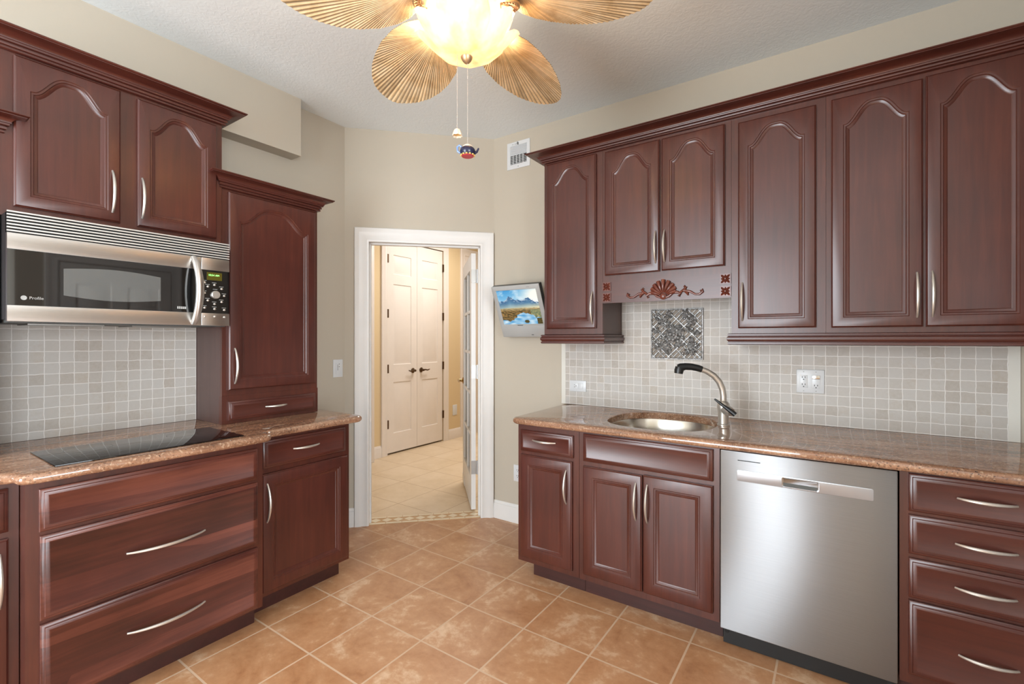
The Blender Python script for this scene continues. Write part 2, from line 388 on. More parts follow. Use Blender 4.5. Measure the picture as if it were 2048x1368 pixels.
def paneglass():
    m = bpy.data.materials.new('window_pane'); m.use_nodes = True; nt = m.node_tree; nt.nodes.clear()
    out = N(nt, 'ShaderNodeOutputMaterial'); tr = N(nt, 'ShaderNodeBsdfTransparent'); gl = N(nt, 'ShaderNodeBsdfGlossy'); gl.inputs['Roughness'].default_value = 0.01
    fr = N(nt, 'ShaderNodeFresnel'); fr.inputs[0].default_value = 1.45; mx = N(nt, 'ShaderNodeMixShader')
    tr.inputs[0].default_value = (0.94, 0.96, 0.95, 1)
    nt.links.new(fr.outputs[0], mx.inputs[0]); nt.links.new(tr.outputs[0], mx.inputs[1]); nt.links.new(gl.outputs[0], mx.inputs[2]); nt.links.new(mx.outputs[0], out.inputs[0])
    return m
M['pane'] = paneglass()

# ------------------------------------------------------------------ the setting
CZ = 2.885
XL, YR, XS = -2.91, 2.89, 0.68
def poly(name, pts, z0, z1, mat):
    b = B(); b.loops([[(x, y, z0) for x, y in pts], [(x, y, z1) for x, y in pts]]); return struct(b.build(name, mat, smooth=0))
o2 = lambda u, w_: frameD(u, w_, 0)[:2]
kit = [(XL-.12, -2.72), (3.32, -2.72), (3.32, 1.02), (XS+.12, 1.02), (XS+.12, YR+.12), o2(1.30, -.0), o2(-.17, -.0)]
poly('floor', kit, -0.06, 0.0, M['floor'])
hall = [o2(-.17, 0), o2(1.30, 0), (-1.5, 3.04), (-1.5, 6.0), (-4.45, 6.0), (-4.45, 1.85), (-3.03, 1.85)]
poly('floor_hall', hall, -0.06, -0.0005, M['hall_floor'])
poly('ceiling', kit, CZ, CZ + .06, M['ceiling'])
poly('ceiling_hall', hall, CZ, CZ + .06, M['ceiling'])
def wallbox(name, T, u0, u1, w0, w1, z0, z1, mat): return struct(B(T).box(u0, u1, w0, w1, z0, z1).build(name, mat, smooth=0))
wallbox('wall_left', frameL(XL), -2.6, 2.12, -.12, 0, 0, CZ, M['wall'])
wallbox('wall_right', frameR(YR), -2.14, XS + .12, -.12, 0, 0, CZ, M['wall'])
wallbox('wall_side', frameL(XS), 0.9, YR, 0, .12, 0, CZ, M['wall'])
wallbox('wall_nook', frameR(0.9), XS + .12, 3.2, -.12, 0, 0, CZ, M['nook_wall'])
# back wall with the tall window
b = B(frameR(-2.6))
b.box(-2.91, -2.4, 0, .12, 0, CZ); b.box(-.5, 3.2, 0, .12, 0, CZ); b.box(-2.4, -.5, 0, .12, 2.42, CZ)
struct(b.build('wall_back', M['nook_wall'], smooth=0))
b = B(frameL(3.2))
b.box(-2.72, -2.2, 0, .12, 0, CZ); b.box(.5, 1.02, 0, .12, 0, CZ); b.box(-2.2, .5, 0, .12, 2.4, CZ); b.box(-2.2, .5, 0, .12, 0, .22)
struct(b.build('wall_east', M['nook_wall'], smooth=0))
b = B(frameR(-2.6))
for u in (-2.4, -1.475, -.55): b.box(u, u + .05, .03, .09, 0, 2.42)
b.box(-2.4, -.5, .03, .09, 2.37, 2.42); b.box(-2.4, -.5, .03, .09, 0, .05)
struct(b.build('window_1', M['white_paint']))
b = B(frameL(3.2))
for u in (-2.2, -.875, .45): b.box(u, u + .05, .03, .09, .22, 2.4)
b.box(-2.2, .5, .03, .09, 2.35, 2.4); b.box(-2.2, .5, .03, .09, .22, .27)
struct(b.build('window_2', M['white_paint']))
# diagonal wall with the doorway (opening u .17 - .985, head 2.065)
OL, OR_, OH = 0.168, 0.985, 2.066
b = B(frameD); L = 1.089
b.box(-.05, OL - .02, -.12, 0, 0, CZ); b.box(OR_ + .02, L + .05, -.12, 0, 0, CZ); b.box(OL - .02, OR_ + .02, -.12, 0, OH + .02, CZ)
struct(b.build('wall_door', M['wall'], smooth=0))
# boxed duct along the left wall under the ceiling
wallbox('wall_soffit', frameL(XL), -2.6, 1.715, 0, .11, 2.522, CZ, M['wall'])
# door casing and jamb
def casing(prof_w, T, uL, uR, zh, name, mat, depth=.02, z0=0.0):
    """moulded casing round an opening: inner edge uL/uR/zh, width prof_w"""
    prof = [(0.0, 0.0), (0.0, .010), (.012, .014), (.020, .011), (.045, .013), (.062, .017), (.070, depth), (prof_w - .004, depth), (prof_w, depth - .004), (prof_w, 0)]
    b = B(T); rings = []
    for k, (uu, zz, sx, sz) in enumerate(((uL, z0, -1, 0), (uL, zh, -1, 1), (uR, zh, 1, 1), (uR, z0, 1, 0))):
        rings.append([(uu + sx * o, wv, zz + sz * o) for o, wv in prof])
    b.loops(rings); return struct(b.build(name, mat))
casing(.100, frameD, OL, OR_, OH, 'trim_1', M['white_paint'])
b = B(frameD)
b.box(OL - .02, OL, -.125, .0, 0, OH); b.box(OR_, OR_ + .02, -.125, .0, 0, OH); b.box(OL - .02, OR_ + .02, -.125, .0, OH, OH + .02)
b.box(OL, OL + .012, -.075, -.04, 0, OH); b.box(OL, OR_, -.075, -.04, OH - .012, OH); b.box(OR_ - .012, OR_, -.075, -.04, 0, OH)
struct(b.build('trim_2', M['white_paint'], smooth=0))
# baseboards
bbprof = [(0, 0), (.016, 0), (.016, .095), (.013, .104), (.013, .112), (.009, .116), (.007, .128), (.002, .134), (0, .134)]
def baseboard(name, path, side, mat): return struct(B().sweep(path, bbprof, side).build(name, mat))
baseboard('baseboard_right', [o2(OR_ + .102, 0), (-2.14, 2.89), (-1.488, 2.89)], -1, M['white_paint'])
baseboard('baseboard_left', [(XL, 1.80), (XL, 2.12), o2(OL - .102, 0)], -1, M['white_paint'])
# mosaic cladding
b = B(frameR(YR)); b.box(-1.520, -1.116, 0, .010, .914, 1.36); b.box(-1.116, -.418, 0, .010, .914, 1.62); b.box(-.418, .624, 0, .010, .914, 1.36)
struct(b.build('wall_tile_right', M['mosaic_r'], smooth=0))
b = B(frameR(YR)); b.box(.624, .661, 0, .011, .914, 1.36); b.box(-1.551, -1.520, 0, .011, .914, 1.36)
struct(b.build('trim_3', M['stone_border'], smooth=0))
wallbox('wall_tile_left', frameL(XL), .378, 1.158, 0, .010, .914, 1.52, M['mosaic_l'])
# threshold strip of cream diamonds
b = B(frameD); b.box(OL, OR_, -.155, -.002, -.02, .0015)
bm = b.bm; nd = 10; st = (OR_ - OL) / nd
def quad(pts, z=.0022, mi=1):
    f = bm.faces.new([b.v((u, w_, z)) for u, w_ in pts]); f.material_index = mi
for i in range(nd):
    uc = OL + st * (i + .5)
    quad([(uc - st*.46, -.078), (uc, -.115), (uc + st*.46, -.078), (uc, -.041)])
for k in range(7):
    s7 = (OR_ - OL) / 7
    for w0, w1 in ((-.150, -.122), (-.034, -.006)):
        quad([(OL + s7*k + .002, w0), (OL + s7*(k+1) - .002, w0), (OL + s7*(k+1) - .002, w1), (OL + s7*k + .002, w1)])
M['thr_tan'] = plain('tan_marble', lin(208, 168, 122), 0.4); M['thr_cream'] = plain('cream_marble', lin(240, 224, 196), 0.4)
struct(b.build('trim_4', [M['thr_tan'], M['thr_cream']], smooth=0, recalc=False))

# ---- hall beyond the doorway
HX = -4.29
b = B(frameL(HX)); b.box(1.85, 3.70, -.12, 0, 0, CZ); b.box(3.70, 4.655, -.12, 0, 2.535, CZ); b.box(4.655, 6.0, -.12, 0, 0, CZ)
struct(b.build('wall_hall_left', M['hall_wall'], smooth=0))
wallbox('wall_closet_light_block', frameL(HX), 3.55, 4.80, -.145, -.121, 0, 2.7, M['nook_wall'])  # unseen panel added behind the closet doors to stop sky light leaking in
wallbox('wall_hall_back', frameR(5.9), -4.45, -1.5, -.1, 0, 0, CZ, M['hall_wall'])
wallbox('wall_hall_right', frameL(-1.6), 3.02, 5.9, 0, .1, 0, CZ, M['hall_wall'])
wallbox('wall_hall_front', frameR(1.95), -4.41, -3.035, 0, .1, 0, CZ, M['hall_wall'])
casing(.092, frameL(HX), 3.70, 4.655, 2.53, 'trim_5', M['cream_paint'])
casing(.10, frameL(HX), 5.10, 5.80, 2.53, 'trim_6', M['cream_paint'])
b = B(frameL(HX)); b.box(5.10, 5.80, 0, .004, 0, 2.53); struct(b.build('door_5', M['cream_paint'], smooth=0))
baseboard('baseboard_hall_right', [(HX, 4.75), (HX, 5.0)], -1, M['cream_paint'])
baseboard('baseboard_hall_left', [(HX, 3.44), (HX, 3.607)], -1, M['cream_paint'])
b = B(); b.box(-4.29, -4.17, 3.28, 3.42, 0, CZ, .004); struct(b.build('trim_7', M['cream_paint']))

def panel_slab(b, u0, u1, z0, z1, wf, wb, panels, depth=.008):
    """door slab with raised-field panels (list of rects) on the front"""
    us = sorted(set([u0, u1] + [p[0] for p in panels] + [p[1] for p in panels]))
    zs = sorted(set([z0, z1] + [p[2] for p in panels] + [p[3] for p in panels]))
    vv = {}
    def V(u, z):
        if (u, z) not in vv: vv[(u, z)] = b.v((u, wf, z))
        return vv[(u, z)]
    for i in range(len(us) - 1):
        for j in range(len(zs) - 1):
            cu, cz = (us[i] + us[i+1]) / 2, (zs[j] + zs[j+1]) / 2
            if any(p[0] < cu < p[1] and p[2] < cz < p[3] for p in panels): continue
            b.bm.faces.new((V(us[i], zs[j]), V(us[i+1], zs[j]), V(us[i+1], zs[j+1]), V(us[i], zs[j+1])))
    for a, c, d, e in panels:
        rings = []
        for o, dw in ((0, 0), (.006, -depth), (.014, -depth), (.036, -.002)):
            rings.append([(a+o, wf+dw, d+o), (c-o, wf+dw, d+o), (c-o, wf+dw, e-o), (a+o, wf+dw, e-o)])
        b.loops(rings, cap0=False)
    b.loops([[(u0, wf, z0), (u1, wf, z0), (u1, wf, z1), (u0, wf, z1)], [(u0, wb, z0), (u1, wb, z0), (u1, wb, z1), (u0, wb, z1)]], cap0=False)
    bmesh.ops.remove_doubles(b.bm, verts=b.bm.verts[:], dist=1e-5)

def lever(parent, T, uc, zc, direction, mat, w0=0.0):
    b = B(T)
    b.lathe([(.030, w0), (.032, w0+.004), (.026, w0+.009), (.014, w0+.013), (.012, w0+.035), (.015, w0+.045), (.012, w0+.052)], (uc, 0, zc), 20, 'w')
    b.tube([(uc, w0+.044, zc), (uc + .03*direction, w0+.048, zc+.004), (uc + .07*direction, w0+.046, zc-.004), (uc + .105*direction, w0+.046, zc+.006)], [.011, .009, .008, .006], 10)
    return b.build('handle', mat, parent)
Th = frameL(HX)
for nm, u0, u1, pu, hu, ld in (('door_2', 3.712, 4.180, (3.80, 4.085), 3.706, -1), ('door_3', 4.184, 4.643, (4.268, 4.556), 4.649, 1)):
    b = B(Th)
    panel_slab(b, u0, u1, .02, 2.52, -.004, -.04, [(pu[0], pu[1], .245, .848), (pu[0], pu[1], 1.055, 2.008), (pu[0], pu[1], 2.125, 2.355)])
    d = struct(b.build(nm, M['cream_paint'], root=(HX, u0, 0)))
    lever(d, Th, 4.110 if ld < 0 else 4.252, .97, ld, M['bronze'], -.004)
    for hz in (2.30, 1.657, 1.01, .36):
        B(Th).box(hu - .010, hu + .010, -.006, .0135, hz - .05, hz + .05).build('hinge', M['bronze'], d)
o = B(Th).box(4.842, 4.93, 0, .006, .315, .458, .003).build('switch_plate', M['white_plastic'])
tag(o, 'blank cream wall plate low on the hall wall beside the closet doors', 'wall plate')

# open french door, hinged on the right jamb and swung straight out into the hall
def FD(u, w_, z): return frameD(OR_ - .058 + w_, -.125 - u, z)     # u away from the hinge, w thickness
b = B(FD); W, Hh = .80, 2.03; z0 = .02
b.box(0, .11, 0, .035, z0, Hh); b.box(W - .11, W, 0, .035, z0, Hh); b.box(.11, W - .11, 0, .035, z0, .26); b.box(.11, W - .11, 0, .035, Hh - .12, Hh)
d = struct(b.build('door_1', M['white_paint'], smooth=0))
b = B(FD); b.box(W/2 - .012, W/2 + .012, .004, .031, .26, Hh - .12)
for k in range(1, 5):
    z = .26 + (Hh - .38) * k / 5; b.box(.11, W - .11, .004, .031, z - .012, z + .012)
b.build('muntin_grid', M['white_paint'], d, smooth=0)
B(FD).box(.11, W - .11, .015, .019, .26, Hh - .12).build('pane', M['pane'], d, smooth=0)
for hz in (1.85, 1.10, .35):
    b = B(FD); b.box(-.004, .0, .0, .05, hz - .052, hz + .052); b.tube([(-.006, .048, hz - .055), (-.006, .048, hz + .055)], .006, 8)
    b.build('hinge', M['hinge_steel'], d)
def FDl(u, w_, z): return FD(u, -w_, z)
lever(d, FDl, W - .06, .97, -1, M['brass'])
B(FDl).box(W - .20, W - .02, 0, .004, .02, .10).build('kick_strip', M['white_paint'], d, smooth=0)

# six-panel door on the side wall (seen mirrored in the microwave)
b = B(lambda u, w_, z: (XS - w_, u, z))
pans = []
for a, c in ((1.28, 1.54), (1.66, 1.92)):
    pans += [(a, c, .22, .80), (a, c, .96, 1.50), (a, c, 1.62, 1.86)]
panel_slab(b, 1.18, 2.02, .01, 2.04, .016, 0, pans, .014)
struct(b.build('door_4', M['white_paint']))
casing(.09, lambda u, w_, z: (XS - w_, u, z), 1.17, 2.03, 2.05, 'trim_8', M['white_paint'])

# ------------------------------------------------------------------ cabinet parts
def arch_contour(u0, u1, z0, z1, arch, n=28):
    """inner contour of a door panel, from bottom-left anticlockwise; arch = rise above the shoulders (0 = square)"""
    if arch <= 0: return [(u0, z0), (u1, z0), (u1, z1), (u0, z1)]
    pts = [(u0, z0), (u1, z0), (u1, z1)]
    c, hw = (u0 + u1) / 2, (u1 - u0) / 2
    for k in range(1, n):
        x = 1 - 2 * k / n; t = min(1.0, abs(x) / 0.93)
        s = 0.5 + 0.5 * math.cos(PI * t ** 1.5)
        pts.append((c + hw * x, z1 + arch * s))
    pts.append((u0, z1)); return pts
def offset(pts, o):
    n = len(pts); out = []
    for i in range(n):
        a, p, c = Vector(pts[i-1]), Vector(pts[i]), Vector(pts[(i+1) % n])
        d1, d2 = (p - a).normalized(), (c - p).normalized()
        n1, n2 = Vector((-d1.y, d1.x)), Vector((-d2.y, d2.x))
        m = n1 + n2; m = m / max(.35, m.dot(n1)) if m.length > 1e-6 else n1
        out.append(tuple(p + m * o))
    return out
def door_mesh(T, u0, u1, z0, z1, stile, arch, w0=.001, th=.020, rail_b=None, shoulder=None, nn=28):
    b = B(T); st = stile
    zi1 = z1 - (shoulder if shoulder else st)
    inner = arch_contour(u0 + st, u1 - st, z0 + (rail_b or st), zi1, arch, nn)
    n = len(inner); outer = []
    for i, (u, z) in enumerate(inner):
        if i == 0: outer.append((u0, z0))
        elif i == 1: outer.append((u1, z0))
        elif i == 2: outer.append((u1, z1))
        elif i == n - 1: outer.append((u0, z1))
        else: outer.append((u1 + (u0 - u1) * (i - 2) / (n - 3), z1))
    rect = lambda o: [(u + (o if i in (0, n-1) else -o if i in (1, 2) else 0) if (i in (0, 1, 2, n-1)) else u, z + (o if i < 2 else -o)) for i, (u, z) in enumerate(outer)]
    rings = [[(u, w0, z) for u, z in outer], [(u, w0 + th - .008, z) for u, z in outer], [(u, w0 + th - .006, z) for u, z in rect(.003)],
             [(u, w0 + th - .001, z) for u, z in rect(.006)], [(u, w0 + th, z) for u, z in rect(.009)]]
    for o, dw in ((0, 0), (.003, -.0025), (.009, -.003), (.012, -.0065), (.020, -.0085), (.024, -.0115)):
        rings.append([(u, w0 + th + dw, z) for u, z in offset(inner, o)])
    b.loops(rings); return b
def drawer_mesh(T, u0, u1, z0, z1, w0=.001, th=.020, edge=.024):
    b = B(T); R = lambda o, w_: [(u0+o, w_, z0+o), (u1-o, w_, z0+o), (u1-o, w_, z1-o), (u0+o, w_, z1-o)]
    b.loops([R(0, w0), R(0, w0+th-.010), R(.003, w0+th-.007), R(.010, w0+th-.005), R(.012, w0+th-.002), R(edge-.004, w0+th+.001), R(edge, w0+th), R(edge+.004, w0+th-.002)])
    return b
def pull(parent, T, p0, p1, w0=.021, bulge=.030, r=.0052, mat='nickel'):
    """bow handle between two (u,z) points"""
    pts, rs = [], []; n = 16
    for i in range(n + 1):
        t = i / n; s = math.sin(PI * t)
        pts.append((p0[0] + (p1[0]-p0[0])*t, w0 + bulge * (s ** .75), p0[1] + (p1[1]-p0[1])*t)); rs.append(r * (.75 + .45 * s))
    b = B(T); b.tube(pts, rs, 10, True, (1.0, 1.0)); return b.build('handle', M[mat], parent)
def carcass(parent, T, u0, u1, z0, z1, depth, mat, back=0.0, name='carcass', hollow=False):
    """box from the wall to the face; w=0 is the face"""
    if hollow:
        b = B(T); b.box(u0, u0 + .018, -depth, -.0195, z0, z1); b.box(u1 - .018, u1, -depth, -.0195, z0, z1)
        b.box(u0 + .0178, u1 - .0178, -depth, -.0195, z0, z0 + .018); b.box(u0 + .0178, u1 - .0178, -depth, -depth + .008, z0 + .0178, z1)
        return b.build(name, mat, parent, smooth=0)
    return B(T).box(u0, u1, -depth + back, -.019, z0, z1).build(name, mat, parent, smooth=0)
def face_frame(parent, T, u0, u1, z0, z1, openings, mat):
    b = B(T); us = sorted(set([u0, u1] + [q for p in openings for q in p[:2]])); zs = sorted(set([z0, z1] + [q for p in openings for q in p[2:]]))
    b.loops([[(u0, -.019, z0), (u1, -.019, z0), (u1, -.019, z1), (u0, -.019, z1)], [(u0, 0, z0), (u1, 0, z0), (u1, 0, z1), (u0, 0, z1)]])
    return b.build('face_frame', mat, parent, smooth=0)
def crown_prof(zb, zt, o):
    h = zt - zb; k = h / .06
    p = [(0, zb), (.011, zb), (.015, zb + .002*k), (.015, zb + .007*k), (.011, zb + .0085*k), (.011, zb + .010*k), (.018, zb + .012*k), (.020, zb + .015*k), (.020, zb + .019*k),
         (.016, zb + .0205*k), (.016, zb + .022*k), (.025, zb + .024*k), (.027, zb + .027*k), (.027, zb + .030*k)]
    x0, z0_, x1, z1_ = .030, zb + .031*k, o - .007, zt - .0095*k
    for i in range(8):
        a = PI/2 * i / 7; p.append((x0 + (x1-x0)*(1 - math.cos(a)), z0_ + (z1_-z0_)*math.sin(a)))
    return p + [(o - .007, zt - .007*k), (o - .003, zt - .006*k), (o, zt - .003*k), (o, zt), (0, zt)]

# ------------------------------------------------------------------ RIGHT WALL: base cabinets
BF = 2.235
TB = frameR(BF); DB = BF and (YR - BF)
def base_cabinet(label, T, u0, u1, depth, doors, drawers, loc, grain, boards=None, toe=True, name='base_cabinet', ztop=.876, toe_u=None):
    t = thing(name, label, 'cabinet', loc)
    carcass(t, T, u0, u1, .1016, ztop, depth, M['cherry_frame'], hollow='sink base' in label)
    face_frame(t, T, u0, u1, .1016, ztop, [], M['cherry_frame'])
    if toe:
        tu0, tu1 = toe_u or (u0, u1)
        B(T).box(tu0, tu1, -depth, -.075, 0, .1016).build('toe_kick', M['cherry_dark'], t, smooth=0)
    for (a, c, d, e, h) in doors:
        dm = door_mesh(T, a, c, d, e, .052, 0).build('door', M['cherry_v'], t)
        if h: pull(dm, T, *h)
    for (a, c, d, e, h) in drawers:
        dm = drawer_mesh(T, a, c, d, e).build('drawer', boards or M[grain], t)
        if h: pull(dm, T, h[0], h[1], bulge=h[2])
    return t
base_cabinet('narrow cherry base cabinet with drawer over door, at left end under the sink counter', TB, -1.482, -1.100, YR - BF,
    [(-1.458, -1.136, .133, .708, ((-1.166, .485), (-1.166, .662)))], [(-1.460, -1.130, .728, .846, ((-1.375, .797), (-1.230, .797), .024))], (-1.29, BF, 0), 'cherry_x', toe_u=(-1.425, -1.100))
base_cabinet('cherry sink base cabinet with blank panel over two doors, left of dishwasher', TB, -1.098, -.414, YR - BF,
    [(-1.071, -.760, .138, .699, ((-.788, .480), (-.788, .661))), (-.754, -.440, .138, .703, ((-.732, .480), (-.732, .661)))],
    [(-1.071, -.440, .724, .866, None)], (-.756, BF, 0), 'cherry_x')
base_cabinet('dark cherry base cabinet of four stacked drawers, right of the dishwasher', TB, .202, .678, YR - BF, [],
    [(.227, .640, .732, .868, ((.356, .805), (.502, .805), .024)), (.227, .640, .578, .719, ((.351, .646), (.502, .646), .024)),
     (.227, .640, .420, .562, ((.350, .494), (.500, .494), .024)), (.227, .640, .140, .408, ((.359, .263), (.505, .263), .024))], (.44, BF, 0), 'cherry_x')

# dishwasher
t = thing('dishwasher', 'stainless steel dishwasher with a recessed pocket handle under the granite counter', 'dishwasher', (-.107, BF, 0))
B(TB).box(-.408, .196, -.60, -.005, .09, .868).build('body', M['black_plastic'], t, smooth=0)
b = B(TB); ps = (-.341, .125, .750, .795)
# door skin with the handle strip cut in
def rr(u0, u1, z0, z1, r, w_, n=5):
    pts = []
    for cx, cz, a0 in ((u1-r, z0+r, -PI/2), (u1-r, z1-r, 0), (u0+r, z1-r, PI/2), (u0+r, z0+r, PI)):
        for k in range(n + 1):
            a = a0 + PI/2 * k / n; pts.append((cx + r*math.cos(a), w_, cz + r*math.sin(a)))
    return pts
B(TB).box(-.408, .196, .0, .022, .094, .873, .004).build('door', M['steel_x'], t)
strip = B(TB); strip.loops([rr(-.341, .125, .749, .795, .006, .0222), rr(-.341, .125, .749, .795, .006, .0235), rr(-.340, .124, .750, .794, .006, .0240)], cap0=False)
M['dw_strip'] = plain('satin_aluminium', lin(172, 174, 178), 0.30, 0.6)
stp = strip.build('handle_strip', M['dw_strip'], t)
M['pocket'] = plain('pocket_steel', lin(150, 156, 162), 0.22, 1.0)
# the pocket: a scoop standing in a raised rim on the strip
b = B(TB); b.loops([rr(-.174, -.044, .752, .7925, .008, .024), rr(-.174, -.044, .752, .7925, .008, .0262), rr(-.171, -.047, .755, .7895, .006, .0262), rr(-.168, -.050, .757, .7875, .005, .0243)], cap0=False)
b.build('pocket_handle', M['pocket'], t)
b = B(TB); b.box(-.168, -.050, .0242, .0252, .757, .770); b.build('pocket_shade', M['tv_dark'], t)
B(TB).box(-.338, -.252, .0222, .0228, .835, .838).build('status_slot', M['black'], t)
b = B(TB); b.box(-.405, .200, -.59, -.035, .004, .092); b.build('kick_plate', M['black_plastic'], t, smooth=0)
for u in (-.390, .180):
    b = B(TB); b.lathe([(.010, -.035), (.010, -.031), (.006, -.030)], (u, 0, .060), 14, 'w'); b.build('screw', M['black'], t)

# granite worktops
def worktop(name, outline, z0, z1, mat, label, hole=None, loc=None):
    """outline anticlockwise in plan; bullnose edge"""
    b = B(); bm = b.bm
    zc, h = (z0 + z1) / 2, (z1 - z0) / 2
    prof = [(.017, z0), (.008, z0 + .003), (.0015, z0 + .010), (0, zc), (.0015, z1 - .010), (.008, z1 - .003), (.017, z1)]
    rings = []
    def keep(p, q):      # edges against a wall stay square
        x = q[0] if min(abs(q[0] + 2.909), abs(q[0] - XS + .001)) < 1e-6 else p[0]
        return (x, q[1] if abs(q[1] - YR + .001) < 1e-6 else p[1])
    for o, z in prof: rings.append([bm.verts.new((*keep(p, q), z)) for p, q in zip(offset(outline, o), outline)])
    n = len(outline)
    for r0, r1 in zip(rings, rings[1:]):
        for i in range(n): bm.faces.new((r0[i], r0[(i+1) % n], r1[(i+1) % n], r1[i]))
    holes = []
    if hole:
        hr = []
        for o, z in ((0, z0), (0, z1 - .004), (-.003, z1 - .0008), (-.006, z1)):
            hr.append([bm.verts.new((x, y, z)) for x, y in offset(hole, o)])
        m = len(hole)
        for r0, r1 in zip(hr, hr[1:]):
            for i in range(m): bm.faces.new((r0[i], r0[(i+1) % m], r1[(i+1) % m], r1[i]))
        holes = [hr[0], hr[-1]]
    for ring, hh in ((rings[0], holes[0] if hole else None), (rings[-1], holes[1] if hole else None)):
        es = [bm.edges.get((ring[i], ring[(i+1) % n])) for i in range(n)]
        if hh: es += [bm.edges.get((hh[i], hh[(i+1) % len(hh)])) for i in range(len(hh))]
        bmesh.ops.triangle_fill(bm, use_beauty=True, use_dissolve=False, edges=es)
    o = b.build(name, mat, root=loc); return tag(o, label, 'countertop')
def superell(cx, cy, a, c, e, n=56):
    pts = []
    for k in range(n):
        th = 2*PI*k/n; ct, s = math.cos(th), math.sin(th)
        pts.append((cx + a * math.copysign(abs(ct)**(2/e), ct), cy + c * math.copysign(abs(s)**(2/e), s)))
    return pts
def arc(cx, cy, r, a0, a1, n=8): return [(cx + r*math.cos(math.radians(a0 + (a1-a0)*k/n)), cy + r*math.sin(math.radians(a0 + (a1-a0)*k/n))) for k in range(n+1)]
SK = (-.768, 2.565, .276, .272)
hole = superell(SK[0], SK[1], SK[2], SK[3], 2.5)
outR = arc(-1.513 + .05, 2.190 + .05, .05, 180, 270) + [(XS - .001, 2.190), (XS - .001, YR - .001), (-1.53, YR - .001)]
worktop('granite_countertop', outR, .877, .913, M['granite_x'], 'polished brown granite countertop along the right wall with the sink cut into it', hole, (-.4, 2.54, .877))
outL = [(-2.909, -.30), (-2.245, -.30), (-2.245, .318), (-2.232, .334)] + arc(-2.205, .392, .045, 240, 320, 6)[::1] + [(-2.158, .40), (-2.158, 1.130)] + arc(-2.205, 1.150, .045, 20, 110, 6) + [(-2.236, 1.205), (-2.245, 1.225)] + arc(-2.305, 1.722, .06, 0, 90) + [(-2.55, 1.782), (-2.909, 1.782)]
worktop('granite_countertop', outL, .877, .913, M['granite_y'], 'polished brown granite countertop along the left wall holding the black cooktop', None, (-2.55, .75, .877))

# sink bowl
t = thing('sink', 'oval stainless steel sink set under the granite of the right countertop', 'sink', (SK[0], SK[1], .68))
b = B(); rings = []
for s_, z in ((1.03, .876), (1.0, .876), (.99, .870), (.965, .80), (.95, .74), (.90, .705), (.75, .690), (.18, .684), (.10, .683)):
    rings.append([(x, y, z) for x, y in superell(SK[0], SK[1], SK[2]*s_, SK[3]*s_, 2.5)])
b.loops(rings, cap0=False); so = b.build('bowl', M['sink_steel'], t)
b = B(); b.lathe([(.045, .0), (.045, .004), (.030, .005), (.028, .001)], (SK[0], SK[1], .6835), 24); b.build('drain', M['chrome'], t)

# faucet
t = thing('faucet', 'brushed nickel gooseneck faucet with a black spray head and black lever', 'faucet', (-.466, 2.61, .913))
b = B(); b.lathe([(.030, 0), (.030, .006), (.0255, .010), (.0250, .055), (.027, .075), (.031, .092), (.029, .112), (.021, .122), (.016, .126)], (-.466, 2.61, .9135), 28); b.build('body', M['nickel'], t)
b = B(); b.tube([(-.466, 2.61, 1.000), (-.437, 2.584, .992), (-.420, 2.570, .988)], [.025, .026, .020], 18); b.build('lever_hub', M['nickel'], t)
neck = [(-.466, 2.61, 1.03), (-.466, 2.61, 1.065), (-.470, 2.606, 1.10), (-.484, 2.597, 1.138), (-.507, 2.584, 1.168), (-.537, 2.568, 1.190), (-.568, 2.552, 1.203)]
b = B(); b.tube(neck, [.0165, .0165, .0162, .0158, .0152, .0146, .0142], 18); b.build('neck', M['nickel'], t)
b = B(); b.tube([(-.560, 2.556, 1.200), (-.575, 2.548, 1.206), (-.605, 2.533, 1.213), (-.632, 2.519, 1.214), (-.650, 2.508, 1.210), (-.660, 2.502, 1.205)], [.0165, .0172, .0175, .018, .021, .022], 18)
b.tube([(-.657, 2.505, 1.212), (-.660, 2.503, 1.195), (-.662, 2.502, 1.178)], [.021, .0235, .0215], 18); b.build('spray_head', M['black_plastic'], t)
b = B(); b.tube([(-.400, 2.552, .980), (-.418, 2.551, .994), (-.450, 2.548, 1.018), (-.480, 2.546, 1.041), (-.496, 2.545, 1.053)], [.0125, .0115, .0085, .006, .0045], 12); b.build('lever', M['black_plastic'], t)

# ------------------------------------------------------------------ RIGHT WALL: upper cabinets
UF = 2.58; TU = frameR(UF); UD = YR - UF
def upper_cabinet(label, T, u0, u1, z0, z1, depth, doors, loc, name='wall_cabinet', side=None):
    t = thing(name, label, 'cabinet', loc)
    carcass(t, T, u0, u1, z0, z1, depth, side or M['cherry_frame'])
    face_frame(t, T, u0, u1, z0, z1, [], M['cherry_frame'])
    for (a, c, d, e, h) in doors:
        dm = door_mesh(T, a, c, d, e, .044, .088, shoulder=.125).build('door', M['cherry_v'], t)
        if h: pull(dm, T, *h)
    return t
rail = [(0, 0), (.012, 0), (.017, .003), (.017, .012), (.013, .014), (.013, .016), (.019, .022), (.021, .030), (.019, .038), (.013, .043), (.013, .045), (.017, .047), (.017, .053), (.012, .056), (0, .056)]
t = upper_cabinet('narrow tall cherry wall cabinet with one arched door, next to the small television', TU, -1.512, -1.118, 1.384, 2.462, UD,
    [(-1.490, -1.154, 1.420, 2.451, ((-1.172, 1.445), (-1.172, 1.638)))], (-1.315, UF, 1.384), side=M['side_panel'])
b = B(TU); b.sweep([(-1.512, -UD), (-1.512, 0), (-1.118, 0), (-1.118, -UD)], [(o_, 1.328 + z) for o_, z in rail], 1); b.build('light_rail', M['cherry_x'], t)
B(TU).box(-1.512, -1.118, -UD, 0, 1.372, 1.386).build('bottom_panel', M['cherry_frame'], t, smooth=0)
